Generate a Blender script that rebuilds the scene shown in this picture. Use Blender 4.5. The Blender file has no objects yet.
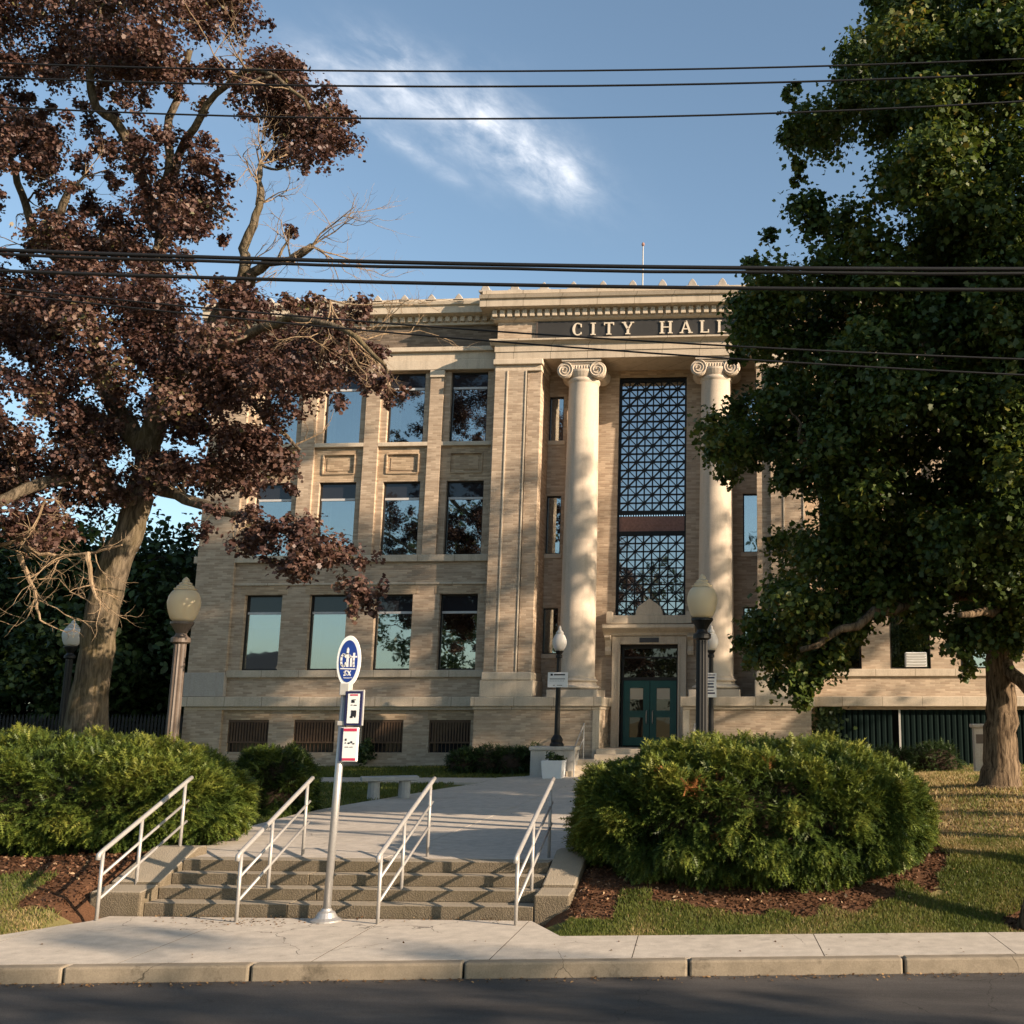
import bpy, bmesh, math, random
import numpy as np
from mathutils import Vector, Matrix, noise as mnoise
random.seed(7); RNG = np.random.default_rng(11)
S = bpy.context.scene; COL = S.collection
R_ = math.radians

# ------------------------------------------------------------------ camera
F, CX, CY = 1081., 725., 512.
PITCH, YAW = R_(10.63), R_(3.4)
EYE = Vector((0, 0, 2.64))
cd = bpy.data.cameras.new("camera"); cam = bpy.data.objects.new("camera", cd); COL.objects.link(cam)
cd.sensor_width = 36; cd.lens = F / 1024 * 36; cd.shift_x = (512 - CX) / 1024; cd.clip_end = 3000
cam.location = EYE; cam.rotation_euler = (R_(90) + PITCH, 0, YAW); S.camera = cam

# ------------------------------------------------------------------ light
SUN_AZ, SUN_EL = R_(69), R_(19)          # azimuth from the facade normal towards +X
TOSUN = Vector((math.sin(SUN_AZ) * math.cos(SUN_EL), -math.cos(SUN_AZ) * math.cos(SUN_EL), math.sin(SUN_EL)))
sd = bpy.data.lights.new("sun", 'SUN'); sd.energy = 5.0; sd.angle = R_(0.5); sd.color = (1.0, 0.79, 0.59)
so = bpy.data.objects.new("sun", sd); COL.objects.link(so); so.location = (40, -30, 40)
so.rotation_euler = TOSUN.to_track_quat('Z', 'Y').to_euler()
S.view_settings.view_transform = 'Standard'; S.view_settings.look = 'None'
S.view_settings.exposure = 1.05; S.view_settings.gamma = 1
SKY_STRENGTH = 0.097

_fh = Vector((-math.sin(YAW), math.cos(YAW), 0)); _r = Vector((math.cos(YAW), math.sin(YAW), 0)); _z = Vector((0, 0, 1))
_fw = _fh * math.cos(PITCH) + _z * math.sin(PITCH); _u = -_fh * math.sin(PITCH) + _z * math.cos(PITCH)
def onY(x, y, Y):
    d = _fw + _r * ((x - CX) / F) - _u * ((y - CY) / F)
    return EYE + d * (Y / d.y)
def onZ(x, y, z):
    d = _fw + _r * ((x - CX) / F) - _u * ((y - CY) / F)
    return EYE + d * ((z - EYE.z) / d.z)

# ------------------------------------------------------------------ node helpers
class NT:
    def __init__(s, nt): s.nt = nt; s.n = nt.nodes; s.l = nt.links
    def new(s, t, **kw):
        nd = s.n.new(t)
        for k, v in kw.items():
            if k == 'ins':
                for a, b in v.items():
                    if hasattr(b, 'is_output') or b.__class__.__name__.startswith('NodeSocket'): s.l.new(b, nd.inputs[a])
                    else: nd.inputs[a].default_value = b
            else: setattr(nd, k, v)
        return nd
    def math(s, op, a, b=None, c=None, clamp=False):
        nd = s.new('ShaderNodeMath', operation=op, use_clamp=clamp)
        for i, v in enumerate((a, b, c)):
            if v is None: continue
            if isinstance(v, (int, float)): nd.inputs[i].default_value = v
            else: s.l.new(v, nd.inputs[i])
        return nd.outputs[0]
    def mix(s, fac, a, b, mode='MIX'):
        nd = s.new('ShaderNodeMix', data_type='RGBA', blend_type=mode)
        for i, v in ((0, fac), (6, a), (7, b)):
            if isinstance(v, (int, float)): nd.inputs[i].default_value = v
            elif isinstance(v, (tuple, list)): nd.inputs[i].default_value = (*v[:3], 1)
            else: s.l.new(v, nd.inputs[i])
        return nd.outputs[2]
    def ramp(s, fac, stops):
        nd = s.new('ShaderNodeValToRGB'); cr = nd.color_ramp
        while len(cr.elements) > 1: cr.elements.remove(cr.elements[0])
        for i, (p, c) in enumerate(stops):
            e = cr.elements[0] if i == 0 else cr.elements.new(p)
            e.position = p; e.color = (*c[:3], 1) if isinstance(c, (tuple, list)) else (c, c, c, 1)
        s.l.new(fac, nd.inputs[0]); return nd.outputs[0]
    def coord(s, which='Object', scale=(1, 1, 1)):
        tc = s.new('ShaderNodeTexCoord')
        if scale == (1, 1, 1): return tc.outputs[which]
        mp = s.new('ShaderNodeMapping'); mp.inputs['Scale'].default_value = scale
        s.l.new(tc.outputs[which], mp.inputs[0]); return mp.outputs[0]
    def noise(s, vec, scale, detail=4, rough=.55, dist=0):
        nd = s.new('ShaderNodeTexNoise'); s.l.new(vec, nd.inputs['Vector'])
        nd.inputs['Scale'].default_value = scale; nd.inputs['Detail'].default_value = detail
        nd.inputs['Roughness'].default_value = rough; nd.inputs['Distortion'].default_value = dist
        return nd.outputs['Fac']
    def bump(s, h, strength=.3, dist=.02):
        nd = s.new('ShaderNodeBump'); nd.inputs['Strength'].default_value = strength; nd.inputs['Distance'].default_value = dist
        s.l.new(h, nd.inputs['Height']); return nd.outputs[0]

def material(name):
    m = bpy.data.materials.new(name); m.use_nodes = True; m.node_tree.nodes.clear()
    return m, NT(m.node_tree)
def finish(t, col, rough=.8, bump=None, spec=.3, metal=0., extra=None):
    p = t.new('ShaderNodeBsdfPrincipled')
    for k, v in (('Base Color', col), ('Roughness', rough), ('Metallic', metal), ('Specular IOR Level', spec)):
        if isinstance(v, (int, float)): p.inputs[k].default_value = v
        elif isinstance(v, tuple): p.inputs[k].default_value = (*v[:3], 1)
        else: t.l.new(v, p.inputs[k])
    if bump is not None: t.l.new(bump, p.inputs['Normal'])
    o = t.new('ShaderNodeOutputMaterial'); t.l.new(p.outputs[0], o.inputs[0]); return p
M = {}
def simple(key, col, rough=.6, var=.15, scale=8, spec=.3, metal=0., bump=.0):
    m, t = material(key); v = t.coord()
    n = t.noise(v, scale, 5)
    c = t.mix(n, tuple(x * (1 - var) for x in col), tuple(min(1, x * (1 + var)) for x in col))
    finish(t, c, rough, t.bump(n, bump, .01) if bump else None, spec, metal); M[key] = m
def stone(key, a, b, stain=(.25, .2, .14), stain_amt=.35, scale=3, joint=None):
    stain_amt *= 1.3
    m, t = material(key); v = t.coord()
    n = t.noise(v, scale, 8, .65); n2 = t.noise(v, 40, 3, .6)
    c = t.mix(n, a, b)
    st = t.new('ShaderNodeMapping'); st.inputs['Scale'].default_value = (1.6, 1.6, .25); t.l.new(v, st.inputs[0])
    s1 = t.ramp(t.noise(st.outputs[0], 2.2, 6, .7), [(.48, 0.), (.72, 1.)])
    c = t.mix(t.math('MULTIPLY', s1, stain_amt), c, stain)
    c = t.mix(.18, c, t.ramp(n2, [(.3, .15), (.7, .85)]), 'OVERLAY')
    if joint:
        sx = t.new('ShaderNodeSeparateXYZ'); t.l.new(v, sx.inputs[0])
        u = t.math('ADD', sx.outputs[0], sx.outputs[1])
        f = t.math('FRACT', t.math('DIVIDE', u, joint))
        k = t.math('LESS_THAN', t.math('ABSOLUTE', t.math('SUBTRACT', f, .5)), .012 / joint)
        c = t.mix(t.math('MULTIPLY', k, .55), c, (.12, .09, .06))
    finish(t, c, .85, t.bump(n2, .25, .01), .25); M[key] = m
stone('limestone', (.52, .43, .32), (.62, .53, .41))
stone('limestone_band', (.47, .39, .29), (.57, .48, .37), joint=1.25)
stone('column_stone', (.50, .42, .33), (.58, .495, .395), stain_amt=.3)
stone('grey_stone', (.36, .32, .275), (.45, .405, .35))
stone('pedestal_stone', (.42, .39, .35), (.5, .47, .42))
def brick(key, c1, c2, mortar, tone=1.):
    m, t = material(key); v = t.coord()
    sx = t.new('ShaderNodeSeparateXYZ'); t.l.new(v, sx.inputs[0])
    cb = t.new('ShaderNodeCombineXYZ'); t.l.new(t.math('ADD', sx.outputs[0], sx.outputs[1]), cb.inputs[0]); t.l.new(sx.outputs[2], cb.inputs[1])
    b = t.new('ShaderNodeTexBrick'); t.l.new(cb.outputs[0], b.inputs['Vector'])
    for k, x in (('Scale', 1.), ('Mortar Size', .008), ('Mortar Smooth', .3), ('Bias', 0.), ('Brick Width', .31), ('Row Height', .07)): b.inputs[k].default_value = x
    b.inputs['Color1'].default_value = (0, 0, 0, 1); b.inputs['Color2'].default_value = (1, 1, 1, 1); b.inputs['Mortar'].default_value = (.5, .5, .5, 1)
    c = t.ramp(b.outputs['Color'], [(0., c1), (.35, tuple(.6 * x + .4 * y for x, y in zip(c1, c2))), (.75, c2), (1., tuple(min(1, x * 1.12) for x in c2))])
    c = t.mix(b.outputs['Fac'], c, mortar)
    n = t.noise(v, .7, 6, .65)
    c = t.mix(.3, c, t.ramp(n, [(.3, .3), (.7, .72)]), 'OVERLAY')
    st = t.new('ShaderNodeMapping'); st.inputs['Scale'].default_value = (2.5, 2.5, 14); t.l.new(v, st.inputs[0])
    n3 = t.noise(st.outputs[0], 1.5, 4, .6)
    c = t.mix(.22, c, t.ramp(n3, [(.3, .25), (.7, .75)]), 'OVERLAY')
    h = t.math('ADD', t.math('MULTIPLY', b.outputs['Fac'], -1.), t.math('MULTIPLY', n3, .6))
    finish(t, c, .88, t.bump(h, .5, .012), .2); M[key] = m
brick('tan_brick', (.335, .25, .175), (.465, .365, .265), (.425, .335, .245))
brick('dark_brick', (.13, .10, .075), (.21, .165, .125), (.17, .135, .10))
brick('soldier_brick', (.31, .22, .14), (.48, .36, .24), (.40, .31, .21))
simple('bronze_frame', (.022, .02, .018), .45, .2)
simple('alu_bar', (.5, .5, .5), .4, .1)
simple('black_metal', (.009, .009, .009), .5, .3, 20, .3)
simple('bronze_metal', (.10, .075, .058), .5, .25, 12, .4)
simple('galv_steel', (.40, .39, .375), .42, .14, 30, .5, .55)
simple('rail_paint', (.36, .345, .325), .45, .22, 25, .5, .3, .1)
simple('teal_paint', (.012, .082, .072), .45, .15, 6, .4)
simple('green_panel', (.003, .009, .008), .8, .25, 3, .08)
simple('brown_slat', (.10, .062, .038), .7, .35, 6)
simple('rose_panel', (.25, .145, .12), .8, .45, 14, .2, 0, .6)
simple('sign_white', (.78, .78, .76), .4, .05)
simple('sign_blue', (.018, .05, .24), .4, .1)
simple('sign_navy', (.02, .022, .07), .4, .1)
simple('sign_red', (.5, .04, .09), .4, .1)
simple('ink', (.02, .02, .025), .5, .1)
simple('letter_cream', (.66, .58, .46), .5, .08)
simple('sign_panel_dark', (.042, .04, .037), .55, .25, 2)
simple('planter_white', (.66, .67, .68), .5, .06)
simple('bench_concrete', (.34, .34, .33), .85, .2, 12, .3, 0, .2)
simple('roofing', (.12, .11, .10), .9, .2)
simple('dark_interior', (.012, .011, .010), .8, .2)
simple('blind', (.55, .48, .36), .8, .08)
simple('curtain', (.30, .29, .27), .9, .08)
simple('wire_black', (.012, .012, .013), .6, .2)
simple('fence_black', (.012, .012, .012), .7, .3)
simple('weathered_white', (.42, .41, .38), .7, .2)
simple('soil', (.035, .022, .014), .95, .4, 20)
simple('plaque', (.06, .06, .065), .5, .2)
simple('house_siding', (.5, .5, .48), .8, .1); simple('house_roof', (.07, .065, .06), .9, .2)
def glass(key, tint, fac, dark, see=False):
    m, t = material(key); v = t.coord()
    g = t.new('ShaderNodeBsdfGlossy'); g.inputs['Color'].default_value = (*tint, 1); g.inputs['Roughness'].default_value = .015
    n = t.noise(v, .9, 2, .4); t.l.new(t.bump(n, .06, .06), g.inputs['Normal'])
    d = t.new('ShaderNodeBsdfTransparent' if see else 'ShaderNodeBsdfDiffuse'); d.inputs['Color'].default_value = (*dark, 1)
    x = t.new('ShaderNodeMixShader'); x.inputs[0].default_value = fac
    t.l.new(d.outputs[0], x.inputs[1]); t.l.new(g.outputs[0], x.inputs[2])
    o = t.new('ShaderNodeOutputMaterial'); t.l.new(x.outputs[0], o.inputs[0]); M[key] = m
glass('window_glass', (.74, .80, .82), .52, (.62, .68, .68), True)
glass('door_glass', (.8, .8, .8), .12, (.012, .010, .008))
glass('transom_glass', (.6, .65, .7), .07, (.022, .022, .026))
glass('lattice_glass', (.8, .86, .92), .5, (.05, .055, .06))
def lampglass(key, col):
    m, t = material(key)
    p = finish(t, col, .3, None, .5); p.inputs['Transmission Weight'].default_value = .18; p.inputs['IOR'].default_value = 1.15
    p.inputs['Subsurface Weight'].default_value = .25; p.inputs['Subsurface Radius'].default_value = (.1, .08, .05); M[key] = m
lampglass('amber_globe', (.74, .60, .40)); lampglass('clear_globe', (.62, .60, .56))

def crack(t, c, v, scale, width, amt, dist):
    nz = t.new('ShaderNodeTexNoise'); t.l.new(v, nz.inputs['Vector']); nz.inputs['Scale'].default_value = 1.3; nz.inputs['Detail'].default_value = 6
    ad = t.new('ShaderNodeVectorMath', operation='MULTIPLY_ADD'); t.l.new(nz.outputs['Color'], ad.inputs[0]); ad.inputs[1].default_value = (dist, dist, dist); t.l.new(v, ad.inputs[2])
    vo = t.new('ShaderNodeTexVoronoi', feature='DISTANCE_TO_EDGE'); vo.inputs['Scale'].default_value = scale; t.l.new(ad.outputs[0], vo.inputs['Vector'])
    k = t.math('LESS_THAN', vo.outputs['Distance'], width * scale * .5); mk = t.ramp(t.noise(v, .45, 3, .5), [(.5, 0.), (.56, 1.)])
    return t.mix(t.math('MULTIPLY', t.math('MULTIPLY', k, mk), amt), c, (.02, .017, .014))
def concrete(key, a, b, dark=.35, cracks=True):
    m, t = material(key); v = t.coord()
    n = t.noise(v, .8, 8, .65); n2 = t.noise(v, 60, 3, .7); n3 = t.noise(v, 5, 5, .6)
    c = t.mix(n, a, b); c = t.mix(.22, c, t.ramp(n2, [(.3, .2), (.7, .8)]), 'OVERLAY')
    c = t.mix(.3, c, t.ramp(n3, [(.35, .3), (.65, .66)]), 'OVERLAY')
    s = t.ramp(t.noise(v, 2.3, 7, .75), [(.57, 0.), (.72, 1.)])
    c = t.mix(t.math('MULTIPLY', s, dark), c, tuple(x * .45 for x in a))
    if cracks: c = crack(t, c, v, .42, .011, .6, .7)
    finish(t, c, .9, t.bump(n2, .3, .006), .2); M[key] = m
concrete('sidewalk_concrete', (.42, .37, .305), (.54, .48, .40), .5)
concrete('walk_concrete', (.42, .375, .315), (.52, .465, .395), .35)
concrete('kerb_concrete', (.17, .14, .10), (.30, .25, .185), .9)
m, t = material('aggregate_concrete'); v = t.coord()
vo = t.new('ShaderNodeTexVoronoi'); vo.inputs['Scale'].default_value = 55; t.l.new(v, vo.inputs['Vector'])
n = t.noise(v, 2.5, 6, .7)
c = t.mix(n, (.125, .10, .068), (.25, .205, .145)); c = t.mix(.6, c, t.ramp(vo.outputs['Distance'], [(0., .8), (.5, .25)]), 'OVERLAY')
s_ = t.ramp(t.noise(v, 1.7, 7, .8), [(.45, 0.), (.65, 1.)]); c = t.mix(t.math('MULTIPLY', s_, .6), c, (.11, .09, .055))
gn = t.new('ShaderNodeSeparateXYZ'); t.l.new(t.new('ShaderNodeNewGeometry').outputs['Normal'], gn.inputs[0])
c = t.mix(t.math('MULTIPLY', t.math('GREATER_THAN', gn.outputs[2], .6), .75), c, t.mix(n, (.30, .255, .19), (.40, .345, .265)))  # sunlight on the treads painted into the colour: upward faces lighter than risers
finish(t, c, .95, t.bump(vo.outputs['Distance'], .5, .012), .15); M['aggregate_concrete'] = m
m, t = material('asphalt'); v = t.coord()
n = t.noise(v, 90, 3, .8); n2 = t.noise(v, .35, 6, .65)
c = t.mix(n2, (.055, .050, .046), (.092, .082, .074)); c = t.mix(.6, c, t.ramp(n, [(.3, .12), (.75, .8)]), 'OVERLAY')
mp = t.new('ShaderNodeMapping'); mp.inputs['Scale'].default_value = (.25, 1, 1); mp.inputs['Rotation'].default_value = (0, 0, R_(-6.2)); t.l.new(v, mp.inputs[0])
w = t.noise(mp.outputs[0], 1.6, 5, .7); c = t.mix(.6, c, t.ramp(w, [(.35, .25), (.7, .75)]), 'OVERLAY')
c = crack(t, c, v, .33, .012, .75, 1.1)
finish(t, c, .85, t.bump(n, .5, .008), .3); M['asphalt'] = m

def attr(t, name): return t.new('ShaderNodeAttribute', attribute_name=name)
m, t = material('lawn_ground'); v = t.coord()
a = attr(t, 'mask'); sp = t.new('ShaderNodeSeparateColor'); t.l.new(a.outputs['Color'], sp.inputs[0])
n = t.noise(v, 3, 8, .7); n2 = t.noise(v, 45, 4, .7); n3 = t.noise(v, .9, 5, .6)
green = t.mix(n, (.065, .08, .02), (.12, .13, .038)); dry = t.mix(n, (.27, .185, .09), (.40, .285, .15))
mul = t.mix(n2, (.045, .024, .014), (.15, .075, .04))
df = t.math('ADD', sp.outputs[1], t.math('MULTIPLY', t.math('SUBTRACT', n3, .5), 1.5), clamp=True)
c = t.mix(df, green, dry)
mf = t.math('GREATER_THAN', t.math('ADD', sp.outputs[0], t.math('MULTIPLY', t.math('SUBTRACT', n, .5), .5)), .5)
c = t.mix(mf, c, mul); c = t.mix(.35, c, t.ramp(n2, [(.3, .25), (.7, .75)]), 'OVERLAY')
finish(t, c, .95, t.bump(n2, .6, .02), .1); M['lawn_ground'] = m

def leafmat(key, stops, trans=.3, gloss=.35, rough=.5):
    m, t = material(key)
    a = attr(t, 'tint'); c = t.ramp(a.outputs['Fac'], stops)
    p = t.new('ShaderNodeBsdfPrincipled'); t.l.new(c, p.inputs['Base Color']); p.inputs['Roughness'].default_value = rough; p.inputs['Specular IOR Level'].default_value = gloss
    tr = t.new('ShaderNodeBsdfTranslucent'); t.l.new(t.mix(.6, c, (.9, .8, .3), 'MULTIPLY'), tr.inputs[0])
    x = t.new('ShaderNodeMixShader'); x.inputs[0].default_value = trans
    t.l.new(p.outputs[0], x.inputs[1]); t.l.new(tr.outputs[0], x.inputs[2])
    o = t.new('ShaderNodeOutputMaterial'); t.l.new(x.outputs[0], o.inputs[0]); M[key] = m
leafmat('purple_leaf', [(0., (.045, .020, .017)), (.35, (.086, .044, .036)), (.7, (.138, .076, .058)), (.9, (.18, .11, .075)), (1., (.12, .11, .04))], .28, .5)
leafmat('green_leaf', [(0., (.030, .056, .013)), (.5, (.066, .104, .020)), (.85, (.13, .152, .028)), (1., (.23, .18, .04))], .40, .4)
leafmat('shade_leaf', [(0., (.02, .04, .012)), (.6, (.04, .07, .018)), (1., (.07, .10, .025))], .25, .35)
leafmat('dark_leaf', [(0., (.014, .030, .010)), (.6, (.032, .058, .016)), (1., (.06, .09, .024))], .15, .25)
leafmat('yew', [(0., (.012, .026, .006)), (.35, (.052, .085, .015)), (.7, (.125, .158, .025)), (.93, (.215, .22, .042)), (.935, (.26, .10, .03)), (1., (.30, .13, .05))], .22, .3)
leafmat('grass', [(0., (.05, .075, .016)), (.45, (.11, .135, .028)), (.7, (.17, .17, .045)), (.85, (.32, .235, .11)), (1., (.48, .36, .19))], .3, .2)
leafmat('litter', [(0., (.10, .05, .022)), (.4, (.20, .115, .05)), (.8, (.34, .22, .11)), (1., (.46, .34, .2))], .1, .2)
leafmat('mulch', [(0., (.035, .018, .011)), (.5, (.10, .048, .026)), (.85, (.2, .105, .06)), (1., (.40, .28, .17))], .05, .15)
def bark(key, a, b, mossy=.0):
    m, t = material(key); v = t.coord('Object', (1, 1, .16))
    n = t.noise(v, 16, 6, .65, .4); n2 = t.noise(t.coord(), 1.3, 5, .6)
    c = t.mix(t.ramp(n, [(.38, 0.), (.62, 1.)]), a, b)
    c = t.mix(t.math('MULTIPLY', t.ramp(n2, [(.45, 0.), (.7, 1.)]), mossy), c, (.16, .12, .035))
    finish(t, c, .95, t.bump(n, 1., .05), .1); M[key] = m
bark('maple_bark', (.05, .04, .028), (.17, .135, .095), .35)
bark('brown_bark', (.035, .024, .015), (.21, .15, .095))
bark('dead_twig', (.2, .14, .085), (.34, .25, .16))
bark('dark_bark', (.03, .024, .018), (.07, .055, .04))

# ------------------------------------------------------------------ world
w = bpy.data.worlds.new("World"); S.world = w; w.use_nodes = True; w.node_tree.nodes.clear(); t = NT(w.node_tree)
sky = t.new('ShaderNodeTexSky', sky_type='NISHITA', sun_disc=False, sun_elevation=SUN_EL)
sky.sun_rotation = math.atan2(TOSUN.x, TOSUN.y)
sky.altitude = 100; sky.air_density = 1.0; sky.dust_density = 1.2; sky.ozone_density = 1.2
gen = t.new('ShaderNodeTexCoord').outputs['Generated']
nrm = t.new('ShaderNodeVectorMath', operation='NORMALIZE'); t.l.new(gen, nrm.inputs[0]); dirv = nrm.outputs[0]
def dot(vec):
    nd = t.new('ShaderNodeVectorMath', operation='DOT_PRODUCT'); t.l.new(dirv, nd.inputs[0]); nd.inputs[1].default_value = vec; return nd.outputs['Value']
c0 = (onY(470, 125, 50) - EYE).normalized(); ca = (onY(565, 180, 50) - EYE).normalized()
e1 = (ca - c0 * ca.dot(c0)).normalized(); e2 = c0.cross(e1).normalized()
dc = t.math('MAXIMUM', dot(c0), .05)
uu = t.math('DIVIDE', dot(e1), dc); vv = t.math('DIVIDE', dot(e2), dc)
front = t.math('GREATER_THAN', dot(c0), .3)
def blob(u0, v0, a, b, rot=0.):
    cu, su = math.cos(rot), math.sin(rot)
    du = t.math('SUBTRACT', uu, u0); dv = t.math('SUBTRACT', vv, v0)
    p = t.math('ADD', t.math('MULTIPLY', du, cu), t.math('MULTIPLY', dv, su)); q = t.math('SUBTRACT', t.math('MULTIPLY', dv, cu), t.math('MULTIPLY', du, su))
    r2 = t.math('ADD', t.math('POWER', t.math('DIVIDE', p, a), 2), t.math('POWER', t.math('DIVIDE', q, b), 2))
    return t.math('POWER', 2.718, t.math('MULTIPLY', r2, -1.))
cv = t.new('ShaderNodeCombineXYZ'); t.l.new(t.math('MULTIPLY', uu, 8.), cv.inputs[0]); t.l.new(t.math('MULTIPLY', vv, 15.), cv.inputs[1])
cn = t.noise(cv.outputs[0], 1.9, 10, .6, .25)
cv2 = t.new('ShaderNodeCombineXYZ'); t.l.new(t.math('MULTIPLY', uu, 10.), cv2.inputs[0]); t.l.new(t.math('MULTIPLY', vv, 18.), cv2.inputs[1])
cn2 = t.noise(cv2.outputs[0], 3.4, 10, .66, .5)
B = t.math('ADD', blob(.025, -.002, .072, .027), t.math('MULTIPLY', blob(-.10, .02, .09, .026, -.45), .6))
B = t.math('ADD', B, t.math('MULTIPLY', blob(-.035, .043, .05, .007, .05), .45))
B = t.math('ADD', B, t.math('MULTIPLY', blob(-.075, -.02, .035, .013, .1), .4))
B = t.math('ADD', B, t.math('MULTIPLY', blob(.075, .002, .035, .02, .1), .5))
msk = t.math('MULTIPLY', B, t.math('ADD', .10, t.math('MULTIPLY', t.ramp(cn, [(.36, 0.), (.70, 1.)]), 1.15)))
msk = t.math('MULTIPLY', msk, t.math('ADD', .30, t.math('MULTIPLY', t.ramp(cn2, [(.3, 0.), (.7, 1.)]), .95)))
msk = t.math('MULTIPLY', t.math('MULTIPLY', msk, front), .9, clamp=True)
hs_ = t.new('ShaderNodeHueSaturation'); hs_.inputs['Saturation'].default_value = .88; t.l.new(sky.outputs[0], hs_.inputs['Color']); skyc = t.mix(1., hs_.outputs[0], (.89, 1.0, 1.02), 'MULTIPLY')
colr = t.mix(msk, skyc, (5.6, 5.8, 6.2))
bg = t.new('ShaderNodeBackground'); bg.inputs[1].default_value = SKY_STRENGTH; t.l.new(colr, bg.inputs[0])
wo = t.new('ShaderNodeOutputWorld'); t.l.new(bg.outputs[0], wo.inputs[0])

# ------------------------------------------------------------------ object helpers
LOC = {}
def tag(o, label=None, cat=None, group=None, kind=None):
    for k, v in (('label', label), ('category', cat), ('group', group), ('kind', kind)):
        if v: o[k] = v
    return o
def thing(name, label, cat, loc=(0, 0, 0), rz=0., group=None):
    o = bpy.data.objects.new(name, None); COL.objects.link(o); o.empty_display_size = .2
    o.location = loc; o.rotation_euler = (0, 0, rz); LOC[o.name] = Vector(loc)
    return tag(o, label, cat, group)
def link(name, me, mat, parent=None, world=False):
    o = bpy.data.objects.new(name, me); COL.objects.link(o)
    if mat and not me.materials: me.materials.append(M[mat])
    o.parent = parent; LOC[o.name] = LOC[parent.name] if parent else Vector((0, 0, 0))
    if world and parent:
        me.transform(Matrix.Translation(-LOC[parent.name]))
    return o
def dup(root, loc, rz=0., label=None, group=None):
    r = root.copy(); COL.objects.link(r); r.location = loc; r.rotation_euler = (0, 0, rz); LOC[r.name] = Vector(loc)
    if label: r['label'] = label
    if group: r['group'] = group
    for ch in list(root.children):
        c = ch.copy(); COL.objects.link(c); c.parent = r
        for g in ch.children:
            d = g.copy(); COL.objects.link(d); d.parent = c
    return r
class MB:
    def __init__(s): s.v = []; s.f = []
    def add(s, vs, fs):
        b = len(s.v); s.v += [tuple(p) for p in vs]; s.f += [tuple(i + b for i in f) for f in fs]; return s
    def box(s, x0, x1, y0, y1, z0, z1):
        return s.add([(x0, y0, z0), (x1, y0, z0), (x1, y1, z0), (x0, y1, z0), (x0, y0, z1), (x1, y0, z1), (x1, y1, z1), (x0, y1, z1)],
                     [(0, 3, 2, 1), (4, 5, 6, 7), (0, 1, 5, 4), (1, 2, 6, 5), (2, 3, 7, 6), (3, 0, 4, 7)])
    def quad(s, *p): return s.add(p, [(0, 1, 2, 3)])
    def tube(s, pts, rad, n=10, caps=True, sq=False):
        pts = [Vector(p) for p in pts]; k = len(pts)
        if not hasattr(rad, '__len__'): rad = [rad] * k
        vs = []; prev = None
        for i, p in enumerate(pts):
            d = (pts[min(i + 1, k - 1)] - pts[max(i - 1, 0)]).normalized()
            if prev is None:
                a = Vector((1, 0, 0)) if abs(d.x) < .9 else Vector((0, 1, 0))
                u = (a - d * a.dot(d)).normalized()
            else: u = (prev - d * prev.dot(d)).normalized()
            prev = u; q = d.cross(u)
            for j in range(n):
                an = 2 * math.pi * j / n; vs.append(p + (u * math.cos(an) + q * math.sin(an)) * rad[i])
        fs = [(i * n + j, i * n + (j + 1) % n, (i + 1) * n + (j + 1) % n, (i + 1) * n + j) for i in range(k - 1) for j in range(n)]
        if caps: fs += [tuple(range(n - 1, -1, -1)), tuple(range((k - 1) * n, k * n))]
        return s.add(vs, fs)
    def lathe(s, prof, n=24, c=(0, 0, 0)):
        vs = []; k = len(prof)
        for r, z in prof:
            for j in range(n):
                an = 2 * math.pi * j / n; vs.append((c[0] + r * math.cos(an), c[1] + r * math.sin(an), c[2] + z))
        fs = [(i * n + j, i * n + (j + 1) % n, (i + 1) * n + (j + 1) % n, (i + 1) * n + j) for i in range(k - 1) for j in range(n)]
        fs += [tuple(range(n - 1, -1, -1)), tuple(range((k - 1) * n, k * n))]
        return s.add(vs, fs)
    def prism(s, poly, ax, a, b):
        """poly in the two other axes, extruded along ax from a to b"""
        def P(p, h): return (h, p[0], p[1]) if ax == 'x' else (p[0], h, p[1]) if ax == 'y' else (p[0], p[1], h)
        n = len(poly)
        return s.add([P(p, a) for p in poly] + [P(p, b) for p in poly],
                     [tuple(range(n)), tuple(range(2 * n - 1, n - 1, -1))] + [(i, i + n, (i + 1) % n + n, (i + 1) % n) for i in range(n)])
    def mesh(s, name):
        me = bpy.data.meshes.new(name); me.from_pydata(s.v, [], s.f)
        bm = bmesh.new(); bm.from_mesh(me); bmesh.ops.recalc_face_normals(bm, faces=bm.faces); bm.to_mesh(me); bm.free()
        return me
    def build(s, name, mat, parent=None, world=False, smooth=False, bevel=0.):
        me = s.mesh(name)
        if smooth: me.polygons.foreach_set('use_smooth', [True] * len(me.polygons))
        o = link(name, me, mat, parent, world)
        if bevel:
            b = o.modifiers.new('bevel', 'BEVEL'); b.width = bevel; b.segments = 2; b.limit_method = 'ANGLE'
        return o
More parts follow.
